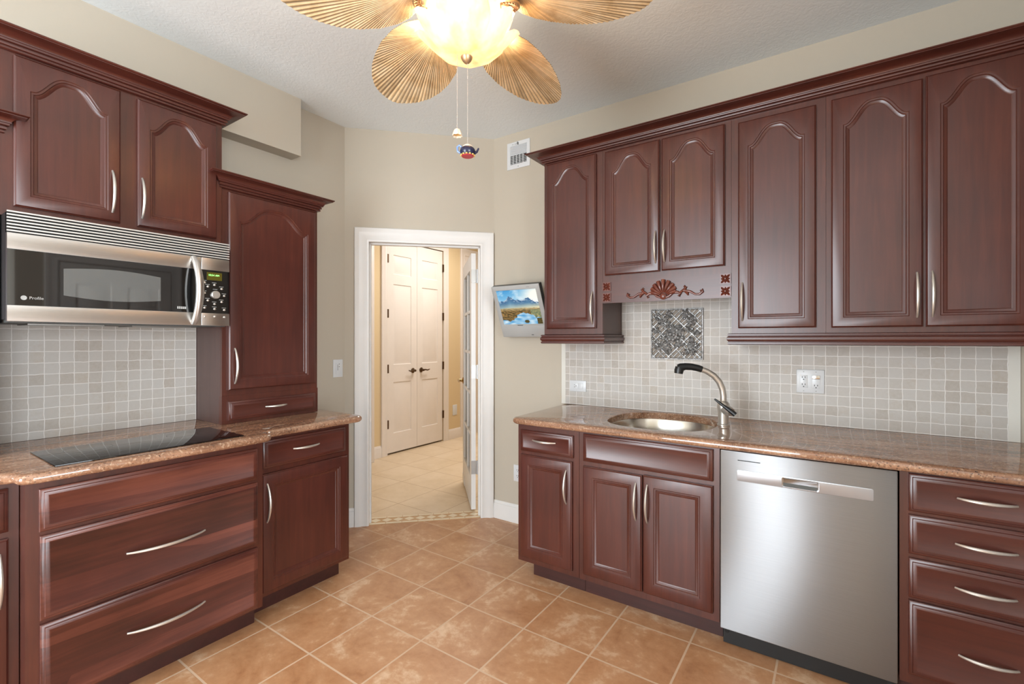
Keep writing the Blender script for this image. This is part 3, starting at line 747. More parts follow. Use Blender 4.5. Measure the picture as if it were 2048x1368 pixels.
t = upper_cabinet('cherry wall cabinet above the sink with two arched doors and a carved shell valance', TU, -1.117, -.423, 1.690, 2.462, UD,
    [(-1.098, -.781, 1.726, 2.445, ((-.799, 1.771), (-.799, 1.946))), (-.769, -.452, 1.728, 2.444, ((-.751, 1.771), (-.751, 1.946)))], (-.77, UF, 1.69))
val = B(TU).box(-1.117, -.423, -.019, .001, 1.566, 1.690).build('valance', M['cherry_x'], t, smooth=0)
# carved rosettes
def rosette(parent, T, uc, zc, s):
    b = B(T); b.box(uc - s, uc + s, .001, .006, zc - s, zc + s)
    for k in range(8):
        a = PI/4 * k; L_ = s * (1.18 if k % 2 else .86); wd = s * (.28 if k % 2 else .24)
        rings = []
        for q, (r_, w_, h_) in enumerate(((.16, .3, .003), (.45, 1.0, .007), (.75, .9, .006), (1.0, .15, .002))):
            cx, cz = uc + math.cos(a)*L_*r_, zc + math.sin(a)*L_*r_; px, pz = -math.sin(a)*wd*w_, math.cos(a)*wd*w_
            rings.append([(cx - px, .005, cz - pz), (cx, .006 + h_, cz), (cx + px, .005, cz + pz)])
        b.loops(rings, False, False, False)
    b.lathe([(s*.2, .005), (s*.2, .012), (s*.1, .015)], (uc, 0, zc), 12, 'w')
    return b.build('rosette', M['carving'], parent)
for uc in (-1.0905, -.4500):
    for zc in (1.6620, 1.5990): rosette(val, TU, uc, zc, .0255)
# carved shell with scrolls
b = B(TU); uc, zb = -.762, 1.592
for k in range(-4, 5):
    a = PI/2 + k * .30; R_ = .086 - .0042 * abs(k) ** 1.35
    pts, rs = [], []
    for i in range(7):
        q = i / 6; r_ = .018 + (R_ - .018) * q
        pts.append((uc + 1.18*math.cos(a)*r_, .004 + .010*math.sin(PI*min(1, q*.9 + .1)), zb + math.sin(a)*r_)); rs.append(.0035 + .0085*q)
    pts.append((uc + 1.18*math.cos(a)*(R_+.004), .004, zb + math.sin(a)*(R_+.004))); rs.append(.004)
    b.tube(pts, rs, 10)
b.lathe([(.018, .001), (.018, .012), (.010, .018), (.004, .019)], (uc, 0, zb - .003), 16, 'w')
for s in (-1, 1):
    P_ = lambda x, z: (uc + s*x, .007, zb + z)
    b.tube([P_(.008, -.012), P_(.030, -.004), P_(.050, .014), P_(.075, .016), P_(.092, .004), P_(.086, -.006), P_(.078, -.002)], [.005, .007, .0075, .008, .007, .005, .003], 9)
    b.tube([P_(.050, .008), P_(.040, .020), P_(.030, .016), P_(.034, .006)], [.006, .006, .005, .003], 8)
    b.tube([P_(.088, .012), P_(.112, .030), P_(.120, .042), P_(.113, .047), P_(.108, .041)], [.006, .007, .006, .005, .004], 8)
    b.tube([P_(.108, .024), P_(.125, .012), P_(.130, -.004)], [.007, .009, .003], 8)
    b.tube([P_(.108, .022), P_(.140, .016), P_(.165, .000), P_(.187, -.001), P_(.203, .012), P_(.200, .023), P_(.192, .019), P_(.195, .012)], [.008, .0065, .0055, .006, .007, .006, .0045, .003], 9)
b.build('shell_carving', M['carving'], val)
t = upper_cabinet('tall cherry wall cabinet with a single arched door, just right of the carved valance', TU, -.422, -.027, 1.384, 2.462, UD,
    [(-.390, -.064, 1.410, 2.432, ((-.370, 1.447), (-.370, 1.635)))], (-.225, UF, 1.384))
t = upper_cabinet('widest tall cherry wall cabinet with two arched doors, above the drawer stack', TU, -.026, .678, 1.384, 2.462, UD,
    [(-.007, .308, 1.408, 2.436, ((.288, 1.447), (.288, 1.633))), (.316, .632, 1.408, 2.441, ((.336, 1.448), (.336, 1.634)))], (.33, UF, 1.384))
b = B(TU); b.sweep([(-.422, -UD + .012), (-.422, 0), (.678, 0)], [(o_, 1.328 + z) for o_, z in rail], 1)
b.box(-.421, .678, -UD + .012, -.001, 1.370, 1.3835)
o = b.build('light_rail', M['cherry_x'], root=(.13, UF, 1.328)); tag(o, 'ribbed cherry light rail under the tall wall cabinets over the mosaic', 'trim')
b = B(TU); b.sweep([(-1.512, -UD), (-1.512, 0), (.678, 0)], crown_prof(2.4625, 2.522, .092), 1)
b.box(-1.511, .677, -UD, -.001, 2.4625, 2.468)
o = b.build('crown_moulding', M['cherry_x'], root=(-.4, UF, 2.4625)); tag(o, 'long cherry crown moulding running over all wall cabinets on the right', 'trim')

# ------------------------------------------------------------------ LEFT WALL
TC = frameL(-2.212); TS = frameL(-2.287)
t = base_cabinet('wide cherry base cabinet of three drawers under the cooktop', TC, .376, 1.162, 2.905 - 2.212, [],
    [(.408, 1.133, .706, .850, None), (.410, 1.133, .407, .692, ((.642, .549), (.908, .549), .036)), (.410, 1.134, .112, .392, ((.644, .248), (.908, .248), .036))],
    (-2.212, .77, 0), 'cherry_y', boards=M['cherry_boards'])
base_cabinet('cherry base cabinet with drawer over door, right of the cooktop by the doorway', TS, 1.164, 1.694, 2.905 - 2.287,
    [(1.190, 1.674, .124, .700, ((1.213, .466), (1.213, .654)))], [(1.197, 1.662, .726, .862, ((1.347, .799), (1.493, .799), .024))], (-2.287, 1.43, 0), 'cherry_y', toe_u=(1.164, 1.680))
base_cabinet('cherry base cabinet cut off by the left photo edge, left of the cooktop drawers', TS, -.16, .374, 2.905 - 2.287,
    [(-.12, .348, .124, .690, ((.326, .466), (.326, .646)))], [(-.12, .348, .712, .857, ((.04, .790), (.19, .790), .024))], (-2.287, .10, 0), 'cherry_y')
# cooktop
t = thing('cooktop', 'black glass electric cooktop set flush in the left granite countertop', 'cooktop', (-2.39, .766, .913))
b = B(); b.box(-2.568, -2.220, .450, 1.082, .9135, .9185, .002); b.build('glass_top', M['black_glass'], t)
M['ring_print'] = plain('cooktop_ring_print', lin(38, 38, 40), 0.08)
for (x, y, r) in ((-2.47, .60, .075), (-2.32, .60, .06), (-2.47, .93, .06), (-2.32, .93, .085)):
    b = B(); n = 40; b.loops([[(x + rr_*math.cos(2*PI*k/n), y + rr_*math.sin(2*PI*k/n), .91865) for k in range(n)] for rr_ in (r, r - .0015)], False, False)
    b.build('burner_ring', M['ring_print'], t)

# over-range microwave
M['slat'] = plain('satin_slat', lin(215, 213, 208), 0.42, 0.55)
t = thing('microwave', 'stainless over-the-range microwave with black glass door and curved handle', 'microwave', (-2.49, .76, 1.424))
TM = frameL(-2.512)
B(TM).box(.378, 1.142, -.388, 0, 1.430, 1.826).build('body', M['black_plastic'], t, smooth=0)
b = B(TM); b.box(.378, 1.142, -.01, .002, 1.748, 1.826); b.build('vent_recess', M['black'], t, smooth=0)
for k in range(7):
    z = 1.7525 + k * .0118
    b = B(TM); b.loops([[(u, .014, z + .001), (u, .021, z), (u, .022, z + .0010), (u, .022, z + .0050), (u, .020, z + .0062), (u, .014, z + .0058)] for u in (.377, 1.143)]); b.build('vent_slat', M['slat'], t)
DEND = .985 + .030
def door_band(z0, z1, name, parent, mat):
    b = B(TM); rings = []
    n = 14
    for i in range(n + 1):
        q = i / n; u = .377 + (DEND - .377) * q; bow = 0
        rings.append([(u, 0, z0), (u, .020 + bow, z0), (u, .022 + bow, z0 + .003), (u, .022 + bow, z1 - .003), (u, .020 + bow, z1), (u, 0, z1)])
    b.loops(rings); return b.build(name, mat, parent)
door = door_band(1.422, 1.482, 'door', t, M['steel_y'])
door_band(1.688, 1.748, 'door_top_band', door, M['steel_y'])
B(TM).box(.3772, DEND, 0, .0222, 1.482, 1.688).build('door_glass', M['black_glass'], door, smooth=0)
# pale mesh window with curved top and bottom
b = B(TM); n = 20; top, bot = [], []
for i in range(n + 1):
    q = i / n; u = .530 + .322 * q; e = .013 * math.sin(PI * q); bow = .0223
    top.append((u, bow, 1.632 + e)); bot.append((u, bow, 1.527 - e))
b.loops([bot, top], False, False, False); b.build('mesh_window', M['mesh_glass'], door)
b = B(TM); fr = [(.515, 1.510), (.900, 1.510), (.900, 1.655), (.515, 1.655)]
hz0, hz1 = 1.430, 1.742
pts, rs = [], []
for i in range(17):
    q = i / 16; s = math.sin(PI*q); pts.append((.984 + .004*s, .020 + .060 * s ** .7, hz0 + (hz1 - hz0)*q)); rs.append(.0105 + .004 * s)
b = B(TM); b.tube(pts, rs, 14, True, (1.0, 1.25)); b.build('handle', M['steel_y'], door)
b = B(TM); b.box(DEND + .0015, 1.143, 0, .022, 1.422, 1.482, .002); cpn = b.build('control_panel', M['steel_y'], t)
B(TM).box(DEND + .0015, 1.143, 0, .022, 1.690, 1.748, .002).build('panel_cap', M['steel_y'], cpn)
B(TM).box(DEND + .0015, 1.143, 0, .0215, 1.482, 1.690).build('control_glass', M['black_glass'], cpn, smooth=0)
M['lcd'] = plain('amber_display', lin(60, 54, 10), 0.3, emit=lin(104, 92, 14), es=0.35)
M['lcd_text'] = plain('display_digits', lin(150, 240, 130), 0.4, emit=lin(150, 255, 140), es=1.6)
B(TM).box(1.040, 1.108, .0216, .0222, 1.642, 1.680).build('display', M['lcd'], cpn, smooth=0)
def text(parent, T, body, uc, zc, w_, size, mat, name='lettering', align='CENTER', depth=.0003):
    cu = bpy.data.curves.new(name, 'FONT'); cu.body = body; cu.size = size; cu.align_x = align; cu.align_y = 'CENTER'; cu.extrude = depth
    tmp = bpy.data.objects.new(name, cu); C.objects.link(tmp); bpy.context.view_layer.update()
    me = bpy.data.meshes.new_from_object(tmp.evaluated_get(bpy.context.evaluated_depsgraph_get()))
    bpy.data.objects.remove(tmp); bpy.data.curves.remove(cu)
    bm_ = bmesh.new(); bm_.from_mesh(me); bpy.data.meshes.remove(me)
    b = B(T); b.bm.free(); b.bm = bm_
    for v_ in bm_.verts: v_.co = Vector(T(uc + v_.co.x, w_ + v_.co.z, zc + v_.co.y))
    return b.build(name, mat, parent, smooth=0)
text(cpn, TM, '10:54 AM', 1.071, 1.666, .0225, .0125, M['lcd_text'])
M['label_white'] = plain('printed_white', lin(166, 166, 163), 0.5)
b = B(TM); b.lathe([(.0195, .0215), (.0195, .030), (.0165, .034), (.002, .034)], (1.078, 0, 1.572), 28, 'w'); b.build('dial', M['nickel'], cpn)
btn = [(1.030, 1.628), (1.044, 1.610), (1.074, 1.620), (1.106, 1.603), (1.030, 1.578), (1.118, 1.570), (1.044, 1.543), (1.106, 1.539), (1.074, 1.527), (1.030, 1.507), (1.074, 1.503), (1.118, 1.500), (1.031, 1.465), (1.075, 1.466), (1.119, 1.465)]
for u, z in btn:
    b = B(TM); b.lathe([(.0052, .0215), (.0052, .025), (.003, .0265), (.0006, .0266)], (u, 0, z), 12, 'w'); b.build('button', M['nickel'], cpn)
for u, z in btn[:12] + [(1.078, 1.589)]: B(TM).box(u - .011, u + .009, .0216, .0221, z + .0088, z + .0108).build('button_caption', M['label_white'], cpn, smooth=0)
b = B(TM); b.lathe([(.0085, .0232), (.0085, .0240), (.0065, .0240), (.0065, .0234)], (.420, 0, 1.510), 20, 'w'); b.build('round_emblem', M['label_white'], door)
text(door, TM, 'Profile', .434, 1.510, .0246, .0150, M['label_white'], 'lettering', 'LEFT')
b = B(TM)
for k in range(5): b.box(.915 + k*.0075, .921 + k*.0075, .0250, .0256, 1.496, 1.507)
b.build('badge', M['label_white'], door, smooth=0)
b = B(TM); b.box(.385, 1.135, -.37, -.006, 1.418, 1.430); b.build('underside', M['tv_dark'], t, smooth=0)
for u0 in (.46, .80):
    B(TM).box(u0, u0 + .24, -.33, -.15, 1.413, 1.418).build('grease_filter', M['hinge_steel'], t, smooth=0)

# cabinet over the microwave
TUL = frameL(-2.600); DUL = .309
t = upper_cabinet('cherry wall cabinet with two arched doors directly above the microwave', TUL, .374, 1.156, 1.8275, 2.456, DUL,
    [(.409, .736, 1.866, 2.446, ((.706, 1.905), (.706, 2.086))), (.797, 1.126, 1.866, 2.440, ((.812, 1.902), (.812, 2.083)))], (-2.600, .765, 1.83))
b = B(TUL); b.sweep([(.374, -.1), (.374, 0), (1.156, 0), (1.156, -.198)], crown_prof(2.4565, 2.526, .088), 1); b.box(.375, 1.155, -.198, -.001, 2.4565, 2.462); b.build('crown', M['cherry_y'], t)
# tall cabinets standing on the counter either side
def counter_cabinet(label, u0, u1, cut, loc, hside):
    T = frameL(-2.607); D_ = 2.909 - 2.607
    t = thing('counter_cabinet', label, 'cabinet', loc)
    carcass(t, T, u0, u1, .9135, 2.136, D_, M['side_panel'])
    face_frame(t, T, u0, u1, .9135, 2.136, [], M['cherry_frame'])
    B(T).box(u0 - .002, u1 + .002, -.03, .003, .9135, 1.060).build('base_block', M['cherry_frame'], t, smooth=0)
    a, c = u0 + .026, u1 - .020
    dm = door_mesh(T, a, c, 1.090, 2.124, .052, .098, shoulder=.145).build('door', M['cherry_v'], t)
    hu = a + .028 if hside < 0 else c - .028
    pull(dm, T, (hu, 1.123), (hu, 1.308))
    dr = drawer_mesh(T, a, c, .932, 1.030, w0=.004).build('drawer', M['cherry_y'], t)
    m_ = (a + c) / 2; pull(dr, T, (m_ - .06, .984), (m_ + .06, .984), bulge=.024, w0=.024)
    b = B(T); b.sweep([(u0, -.006), (u0, 0), (u1, 0), (u1, -D_)] if hside < 0 else [(u0, -D_), (u0, 0), (u1, 0), (u1, -.006)], crown_prof(2.1365, 2.208, .074), 1)
    b.box(u0 + .001, u1 - .001, -D_ , -.001, 2.1365, 2.142); b.build('crown', M['cherry_y'], t)
    return t
counter_cabinet('tall cherry cabinet with arched door and drawer, standing on the counter right of microwave', 1.160, 1.702, 0, (-2.607, 1.43, .9135), -1)
counter_cabinet('tall cherry cabinet cut off by the left photo edge, left of the microwave', -.170, .372, 0, (-2.607, .10, .9135), 1)

# ------------------------------------------------------------------ wall plates and vent
def receptacle(b, uc, zc, w_, rot=False):
    for du, dz, a, c in ((-.0065, .004, .0014, .0042), (.0065, .004, .0014, .0036)):
        if rot: b.box(uc - dz - c, uc - dz + c, w_, w_ + .0006, zc + du - a, zc + du + a)
        else: b.box(uc + du - a, uc + du + a, w_, w_ + .0006, zc + dz - c, zc + dz + c)
    u2, z2 = (uc + .007, zc) if rot else (uc, zc - .0075)
    b.lathe([(.0028, w_), (.0028, w_ + .0006)], (u2, 0, z2), 10, 'w')
TT = frameR(YR - .010)
t = thing('outlet', 'white double-gang outlet plate on the mosaic right of the faucet', 'outlet', (-.097, YR - .010, 1.137))
B(TT).box(-.158, -.036, 0, .007, 1.077, 1.198, .003).build('plate', M['white_plastic'], t)
B(TT).box(-.144, -.108, .007, .0085, 1.103, 1.170, .001).build('receptacle', M['white_plastic'], t)
B(TT).box(-.090, -.054, .007, .0085, 1.103, 1.170, .001).build('receptacle', M['white_plastic'], t)
for u, z in ((-.126, 1.155), (-.126, 1.118), (-.072, 1.114)):
    b = B(TT); receptacle(b, u, z, .0086); b.build('slots', M['slot'], t, smooth=0)
B(TT).box(-.089, -.055, .0086, .0105, 1.150, 1.169, .001).build('night_light', M['chrome'], t)
for u in (-.126, -.072):
    for z in (1.187, 1.088): B(TT).lathe([(.003, .007), (.003, .0078)], (u, 0, z), 10, 'w').build('screw', M['tv_grey'], t)
t = thing('outlet', 'white horizontal outlet and switch plate on the mosaic left of the sink', 'outlet', (-1.425, YR - .010, 1.039))
B(TT).box(-1.486, -1.363, 0, .007, 1.002, 1.077, .003).build('plate', M['white_plastic'], t)
B(TT).box(-1.462, -1.424, .007, .0085, 1.020, 1.059, .001).build('receptacle', M['white_plastic'], t)
B(TT).box(-1.424, -1.386, .007, .0100, 1.020, 1.059, .002).build('rocker', M['white_plastic'], t)
b = B(TT); receptacle(b, -1.443, 1.040, .0086, True); b.build('slots', M['slot'], t, smooth=0)
TR = frameR(YR)
t = thing('outlet', 'white outlet plate low on the beige wall by the baseboard, half behind the cabinet', 'outlet', (-1.919, YR, .366))
B(TR).box(-1.956, -1.882, 0, .006, .306, .428, .003).build('plate', M['white_plastic'], t)
B(TR).box(-1.936, -1.902, .006, .0075, .328, .406, .001).build('receptacle', M['white_plastic'], t)
for z in (.388, .346):
    b = B(TR); receptacle(b, -1.919, z, .0076); b.build('slots', M['slot'], t, smooth=0)
TLw = frameL(XL)
t = thing('light_switch', 'white fan control switch plate on the beige wall left of the doorway', 'switch', (XL, 2.062, 1.148))
B(TLw).box(2.022, 2.100, 0, .006, 1.086, 1.212, .003).build('plate', M['white_plastic'], t)
B(TLw).box(2.042, 2.080, .006, .008, 1.108, 1.190, .001).build('keypad', M['white_plastic'], t)
b = B(TLw)
for k in range(4): b.box(2.054, 2.060, .008, .0088, 1.138 + .0105*k, 1.142 + .0105*k); b.box(2.066, 2.072, .008, .0088, 1.150 + .009*k, 1.154 + .009*k) if k % 2 else None
b.build('indicator', M['slot'], t, smooth=0)
# air vent
t = thing('air_vent', 'white air vent grille high on the wall left of the crown moulding', 'vent', (-1.914, YR, 2.716))
b = B(TR)
b.box(-2.014, -1.814, 0, .006, 2.617, 2.816, .002); b.build('frame', M['white_plastic'], t)
b = B(TR); b.box(-1.982, -1.842, .0062, .0068, 2.652, 2.716); b.build('damper_gap', M['slot'], t, smooth=0)
for k in range(12):
    z = 2.652 + k * .0116
    b = B(TR); b.loops([[(u, .006, z + .007), (u, .014, z + .001), (u, .0145, z + .0025), (u, .007, z + .009)] for u in (-1.984, -1.840)]); b.build('louvre', M['white_plastic'], t)
b = B(TR)
for k in range(1, 5): b.box(-1.984 + k*.0288 - .002, -1.984 + k*.0288 + .002, .0068, .0135, 2.652, 2.716)
b.build('divider', M['white_plastic'], t, smooth=0)
b = B(TR); b.box(-1.917, -1.911, .006, .020, 2.790, 2.806); b.lathe([(.003, .006), (.003, .008)], (-1.914, 0, 2.631), 8, 'w'); b.build('adjuster', M['grey_print'], t)
b = B(TR)
for a_, c_ in ((-1.968, -1.957), (-1.946, -1.926)): b.box(a_, c_, .006, .0064, 2.797, 2.8)
b.build('print', M['grey_print'], t, smooth=0)

# ------------------------------------------------------------------ decorative metal relief tile above the faucet
def relief_mat():
    m, nt, p = newmat('aged_pewter'); p.inputs['Metallic'].default_value = 0.6; p.inputs['Roughness'].default_value = 0.48
    nz = N(nt, 'ShaderNodeTexNoise', i_Scale=70.0, i_Detail=3.0); nt.links.new(coords(nt), nz.inputs['Vector'])
    r = ramp(nt, [(0.35, lin(112, 109, 106)), (0.6, lin(172, 171, 170))]); nt.links.new(nz.outputs['Fac'], r.inputs[0]); nt.links.new(r.outputs[0], p.inputs['Base Color']); return m
M['pewter'] = relief_mat(); M['pewter_dark'] = plain('pewter_recess', lin(104, 94, 84), 0.5, 0.6)
t = thing('relief_tile', 'square pewter relief tile of flowers and grapes on lattice, above the faucet', 'wall tile', (-.773, YR - .010, 1.388))
U0, U1, Z0, Z1 = -.925, -.621, 1.236, 1.538
b = B(TT); b.box(U0, U1, 0, .006, Z0, Z1); b.build('back_plate', M['pewter_dark'], t, smooth=0)
b = B(TT); b.loops([rr(U0, U1, Z0, Z1, .002, 0, 1), rr(U0, U1, Z0, Z1, .002, .011, 1), rr(U0+.006, U1-.006, Z0+.006, Z1-.006, .002, .012, 1), rr(U0+.009, U1-.009, Z0+.009, Z1-.009, .002, .006, 1)], False, False); b.build('rim', M['pewter'], t)
uc0, zc0 = (U0+U1)/2, (Z0+Z1)/2; hf = .142
b = B(TT)
for k in range(-9, 10):
    for sgn in (1, -1):
        c_ = k * .030
        a0 = max(-hf, -hf - c_ if sgn > 0 else c_ - hf); a1 = min(hf, hf - c_ if sgn > 0 else c_ + hf)
        if sgn > 0: lo, hi = max(-hf, -hf - c_), min(hf, hf - c_); q = lambda x: (uc0 + x, .0075, zc0 + x + c_)
        else: lo, hi = max(-hf, c_ - hf), min(hf, c_ + hf); q = lambda x: (uc0 + x, .0085, zc0 - x + c_)
        if hi - lo > .01 and (k % 3 == 0 or sgn > 0 or abs(k) % 2): b.tube([q(lo), q(hi)], .0030 if k % 3 else .0052, 6)
b.build('lattice', M['pewter'], t)
rnd = random.Random(11)
def blob(b, u, z, r, w0=.008, h=1.0): b.lathe([(r*1.0, w0), (r*.92, w0 + r*.5*h), (r*.6, w0 + r*.85*h), (r*.15, w0 + r*h)], (u, 0, z), 10, 'w')
def ring(b, u, z, r): b.lathe([(r, .008), (r, .017), (r*.75, .019), (r*.5, .017), (r*.45, .011), (r*.1, .011)], (u, 0, z), 12, 'w')
for gi in range(4):
    gu, gz = uc0 + (.085, -.075, .095, -.06)[gi], zc0 + (.075, .085, -.075, -.055)[gi]
    b = B(TT)
    for k in range(30): blob(b, gu + max(-.024, min(.024, rnd.gauss(0, .014))), gz + max(-.03, min(.03, rnd.gauss(0, .018))), .0062 + rnd.random()*.002, .009, 1.3)
    b.build('grape_cluster', M['pewter'], t)
for fi in range(22):
    b = B(TT)
    gu, gz = uc0 + rnd.uniform(-.128, .128), zc0 + rnd.uniform(-.128, .128)
    for k in range(5):
        a = rnd.random()*6.28; r_ = rnd.uniform(.008, .020); ring(b, gu + math.cos(a)*r_, gz + math.sin(a)*r_, rnd.uniform(.006, .0095))
    b.build('blossom_group', M['pewter'], t)
def leaf(b, u, z, L_, a):
    rings = []
    for q, wd in ((0, .05), (.2, .30), (.45, .42), (.7, .26), (.85, .20), (1, .02)):
        cx, cz = u + math.cos(a)*L_*q, z + math.sin(a)*L_*q; px, pz = -math.sin(a)*L_*wd, math.cos(a)*L_*wd
        rings.append([(cx - px, .010, cz - pz), (cx, .0185, cz), (cx + px, .010, cz + pz)])
    b.loops(rings, False, False, False)
for li in range(18):
    b = B(TT); gu, gz = uc0 + rnd.uniform(-.122, .122), zc0 + rnd.uniform(-.122, .122); a = rnd.random()*6.28
    for k in range(3): leaf(b, gu, gz, .032, a + (k-1)*.9)
    b.build('leaf_group', M['pewter'], t)
b = B(TT)
for k in range(14):
    a = k * 2.4; r_ = .006 + .0028*k; blob(b, uc0 - .005 + math.cos(a)*r_, zc0 - .012 + math.sin(a)*r_, .013, .009, 1.15)
for a in (.6, 1.9, 2.6, 3.9, 5.2): leaf(b, uc0 - .005 + math.cos(a)*.018, zc0 - .012 + math.sin(a)*.018, .05, a)
b.build('large_bloom', M['pewter'], t)

# ------------------------------------------------------------------ small television, tilted down, on a wall arm
t = thing('television', 'small silver flat television tilted on a wall bracket beside the narrow cabinet', 'television', (-1.80, 2.75, 1.373))
TVW, TVH = .392, .384
tv0 = Vector((-1.998, 2.815, 1.372)); tilt = math.atan2(.156, .353)
up_ = Vector((0, -math.sin(tilt), math.cos(tilt))); out_ = Vector((0, -math.cos(tilt), -math.sin(tilt)))
def TV(u, w_, z): return tuple(tv0 + Vector((1, 0, 0))*u + out_*w_ + up_*z)
B(TV).box(0, TVW, -.045, -.006, 0, TVH, .006).build('back_shell', M['tv_dark'], t)
b = B(TV); b.loops([rr(0, TVW, 0, TVH, .006, -.008), rr(0, TVW, 0, TVH, .006, -.002), rr(.003, TVW-.003, .003, TVH-.003, .006, 0), rr(.030, TVW-.030, .095, TVH-.030, .002, 0), rr(.033, TVW-.033, .098, TVH-.033, .002, -.004)], False, False)
b.build('bezel', M['tv_grey'], t)
b = B(TV); b.box(.006, TVW - .006, -.008, .002, .006, .088, .003); b.build('speaker_panel', M['tv_grey'], t)
b = B(TV); b.box(.150, .195, .0, .0026, .089, .0925); b.box(.290, .315, 0, .0006, TVH - .018, TVH - .0165); b.box(.250, .268, 0, .0026, .016, .020); b.build('badge', M['tv_dark'], t, smooth=0)
# screen picture: snow mountains over a lake at sunrise, as coloured mesh
gu, gz = 132, 100; su0, su1, sz0, sz1 = .033, TVW - .033, .098, TVH - .033
b = B(TV); bm = b.bm; col = bm.loops.layers.color.new('picture')
def nz1(x, s=0.0): return noise.fractal(Vector((x, s, .5)), .9, 2.1, 5)
def picture(x, y):
    L3 = lambda a, c, q: tuple(a[i] + (c[i] - a[i]) * max(0, min(1, q)) for i in range(3))
    sun = math.exp(-(((x - 1.0) / .42) ** 2 + ((y - .78) / .42) ** 2))
    sky = L3((150, 205, 235), (60, 150, 210), (y - .6) / .4); sky = L3(sky, (255, 252, 240), sun * 1.15)
    cl = noise.fractal(Vector((x*5, y*7, 2.2)), 1.0, 2.0, 4); sky = L3(sky, (235, 243, 248), max(0, cl) * .8) if y > .62 else sky
    ridge = .70 + .10 * math.exp(-((x - .28) / .12) ** 2) + .05 * math.exp(-((x - .70) / .10) ** 2) + .05 * nz1(x * 7) - .06 * max(0, x - .8) * 4
    if y > ridge: return sky
    if y > .47 + .02 * nz1(x*4, 3):
        q = (ridge - y) / .3; g = noise.fractal(Vector((x*16, y*22, 1.0)), .9, 2.1, 4)
        rock = L3((54, 98, 140), (120, 164, 190), q * 1.0)
        if q < .35 and g > .05: rock = L3(rock, (235, 240, 246), .75 * (1 - q / .35))
        return L3(rock, (232, 220, 178), max(0, (.62 - y) / .14) * (.35 + .65 * x))
    lake_top = .33 + .05 * nz1(x * 3, 7)
    inlet = ((x - .60) / .24) ** 2 + ((y - .16) / .17) ** 2 < 1 + .3 * nz1(x*9 + y*4, 1)
    water = inlet or y < .11 + .05*nz1(x*5, 5) or (x > .3 and y < .17 + .04*nz1(x*6, 9))
    if ((x - .62) / .06) ** 2 + ((y - .075) / .05) ** 2 < 1 or (x > .88 and y < .17): return L3((52, 48, 20), (120, 100, 40), noise.noise(Vector((x*40, y*40, 0))) + .4)
    if water: return L3((70, 150, 205), (215, 232, 240), .45 + .9 * noise.noise(Vector((x*6, y*14, 4))) + .25*(y > .2))
    if x > .76 and y < .42: return L3((110, 120, 90), (168, 160, 110), noise.noise(Vector((x*20, y*20, 0))) + .4)
    g = noise.fractal(Vector((x*14, y*26, 3.0)), .8, 2.0, 4)
    return L3(L3((74, 62, 32), (168, 128, 70), .45 + g), (226, 210, 168), (y - .38) / .14)
def slin(c): c = max(0, min(255, c)) / 255; return ((c + .055) / 1.055) ** 2.4 if c > .04045 else c / 12.92
gv = [[b.v((su0 + (su1-su0)*i/gu, -.0035, sz0 + (sz1-sz0)*j/gz)) for i in range(gu+1)] for j in range(gz+1)]
for j in range(gz):
    for i in range(gu):
        f = bm.faces.new((gv[j][i], gv[j][i+1], gv[j+1][i+1], gv[j+1][i]))
        c_ = picture((i + .5)/gu, (j + .5)/gz)
        for lp in f.loops: lp[col] = (c_[0]/255, c_[1]/255, c_[2]/255, 1)
m, nt, p = newmat('lcd_picture'); at = N(nt, 'ShaderNodeVertexColor', layer_name='picture')
p.inputs['Base Color'].default_value = (.01, .01, .01, 1); p.inputs['Roughness'].default_value = .35
nt.links.new(at.outputs[0], p.inputs['Emission Color']); p.inputs['Emission Strength'].default_value = 0.95
b.build('screen', m, t, smooth=0)
b = B(); b.tube([(-1.80, 2.888, 1.53), (-1.80, 2.80, 1.53)], .02, 12); b.box(-1.86, -1.74, 2.870, 2.889, 1.46, 1.60); b.build('wall_bracket', M['tv_dark'], t)

# ------------------------------------------------------------------ ceiling fan
FX, FY = -1.104, 1.323
fan = thing('ceiling_fan', 'ceiling fan with five palm leaf blades and a lit petal glass bowl', 'ceiling fan', (FX, FY, CZ))
b = B(); b.lathe([(.075, 0), (.075, -.012), (.065, -.035), (.040, -.055), (.018, -.062)], (FX, FY, CZ), 32); b.build('canopy', M['fan_metal'], fan)
b = B(); b.tube([(FX, FY, CZ - .055), (FX, FY, 2.74)], .013, 16); b.build('downrod', M['fan_metal'], fan)
b = B(); b.lathe([(.020, 2.765), (.045, 2.755), (.060, 2.735), (.110, 2.722), (.128, 2.700), (.130, 2.665), (.122, 2.640), (.126, 2.632), (.118, 2.618), (.095, 2.605), (.070, 2.598), (.068, 2.575), (.060, 2.560), (.03, 2.555)], (FX, FY, 0), 40); b.build('motor_housing', M['fan_metal'], fan)
b = B()
for k in range(20):
    a = 2*PI*k/20; b.tube([(FX + .1305*math.cos(a), FY + .1305*math.sin(a), 2.700), (FX + .1315*math.cos(a), FY + .1315*math.sin(a), 2.668)], .007, 6)
b.build('motor_flutes', M['fan_dark'], fan)
FWD = math.atan2(math.cos(YAW), -math.sin(YAW))
def leaf_radius_outline():
    # leaf outline in blade coordinates (x outward from hub, y sideways), half width by station
    return [(.150, .030), (.165, .066), (.19, .100), (.23, .130), (.29, .152), (.36, .162), (.43, .158), (.50, .142), (.56, .116), (.61, .082), (.64, .050), (.655, .022), (.660, 0)]
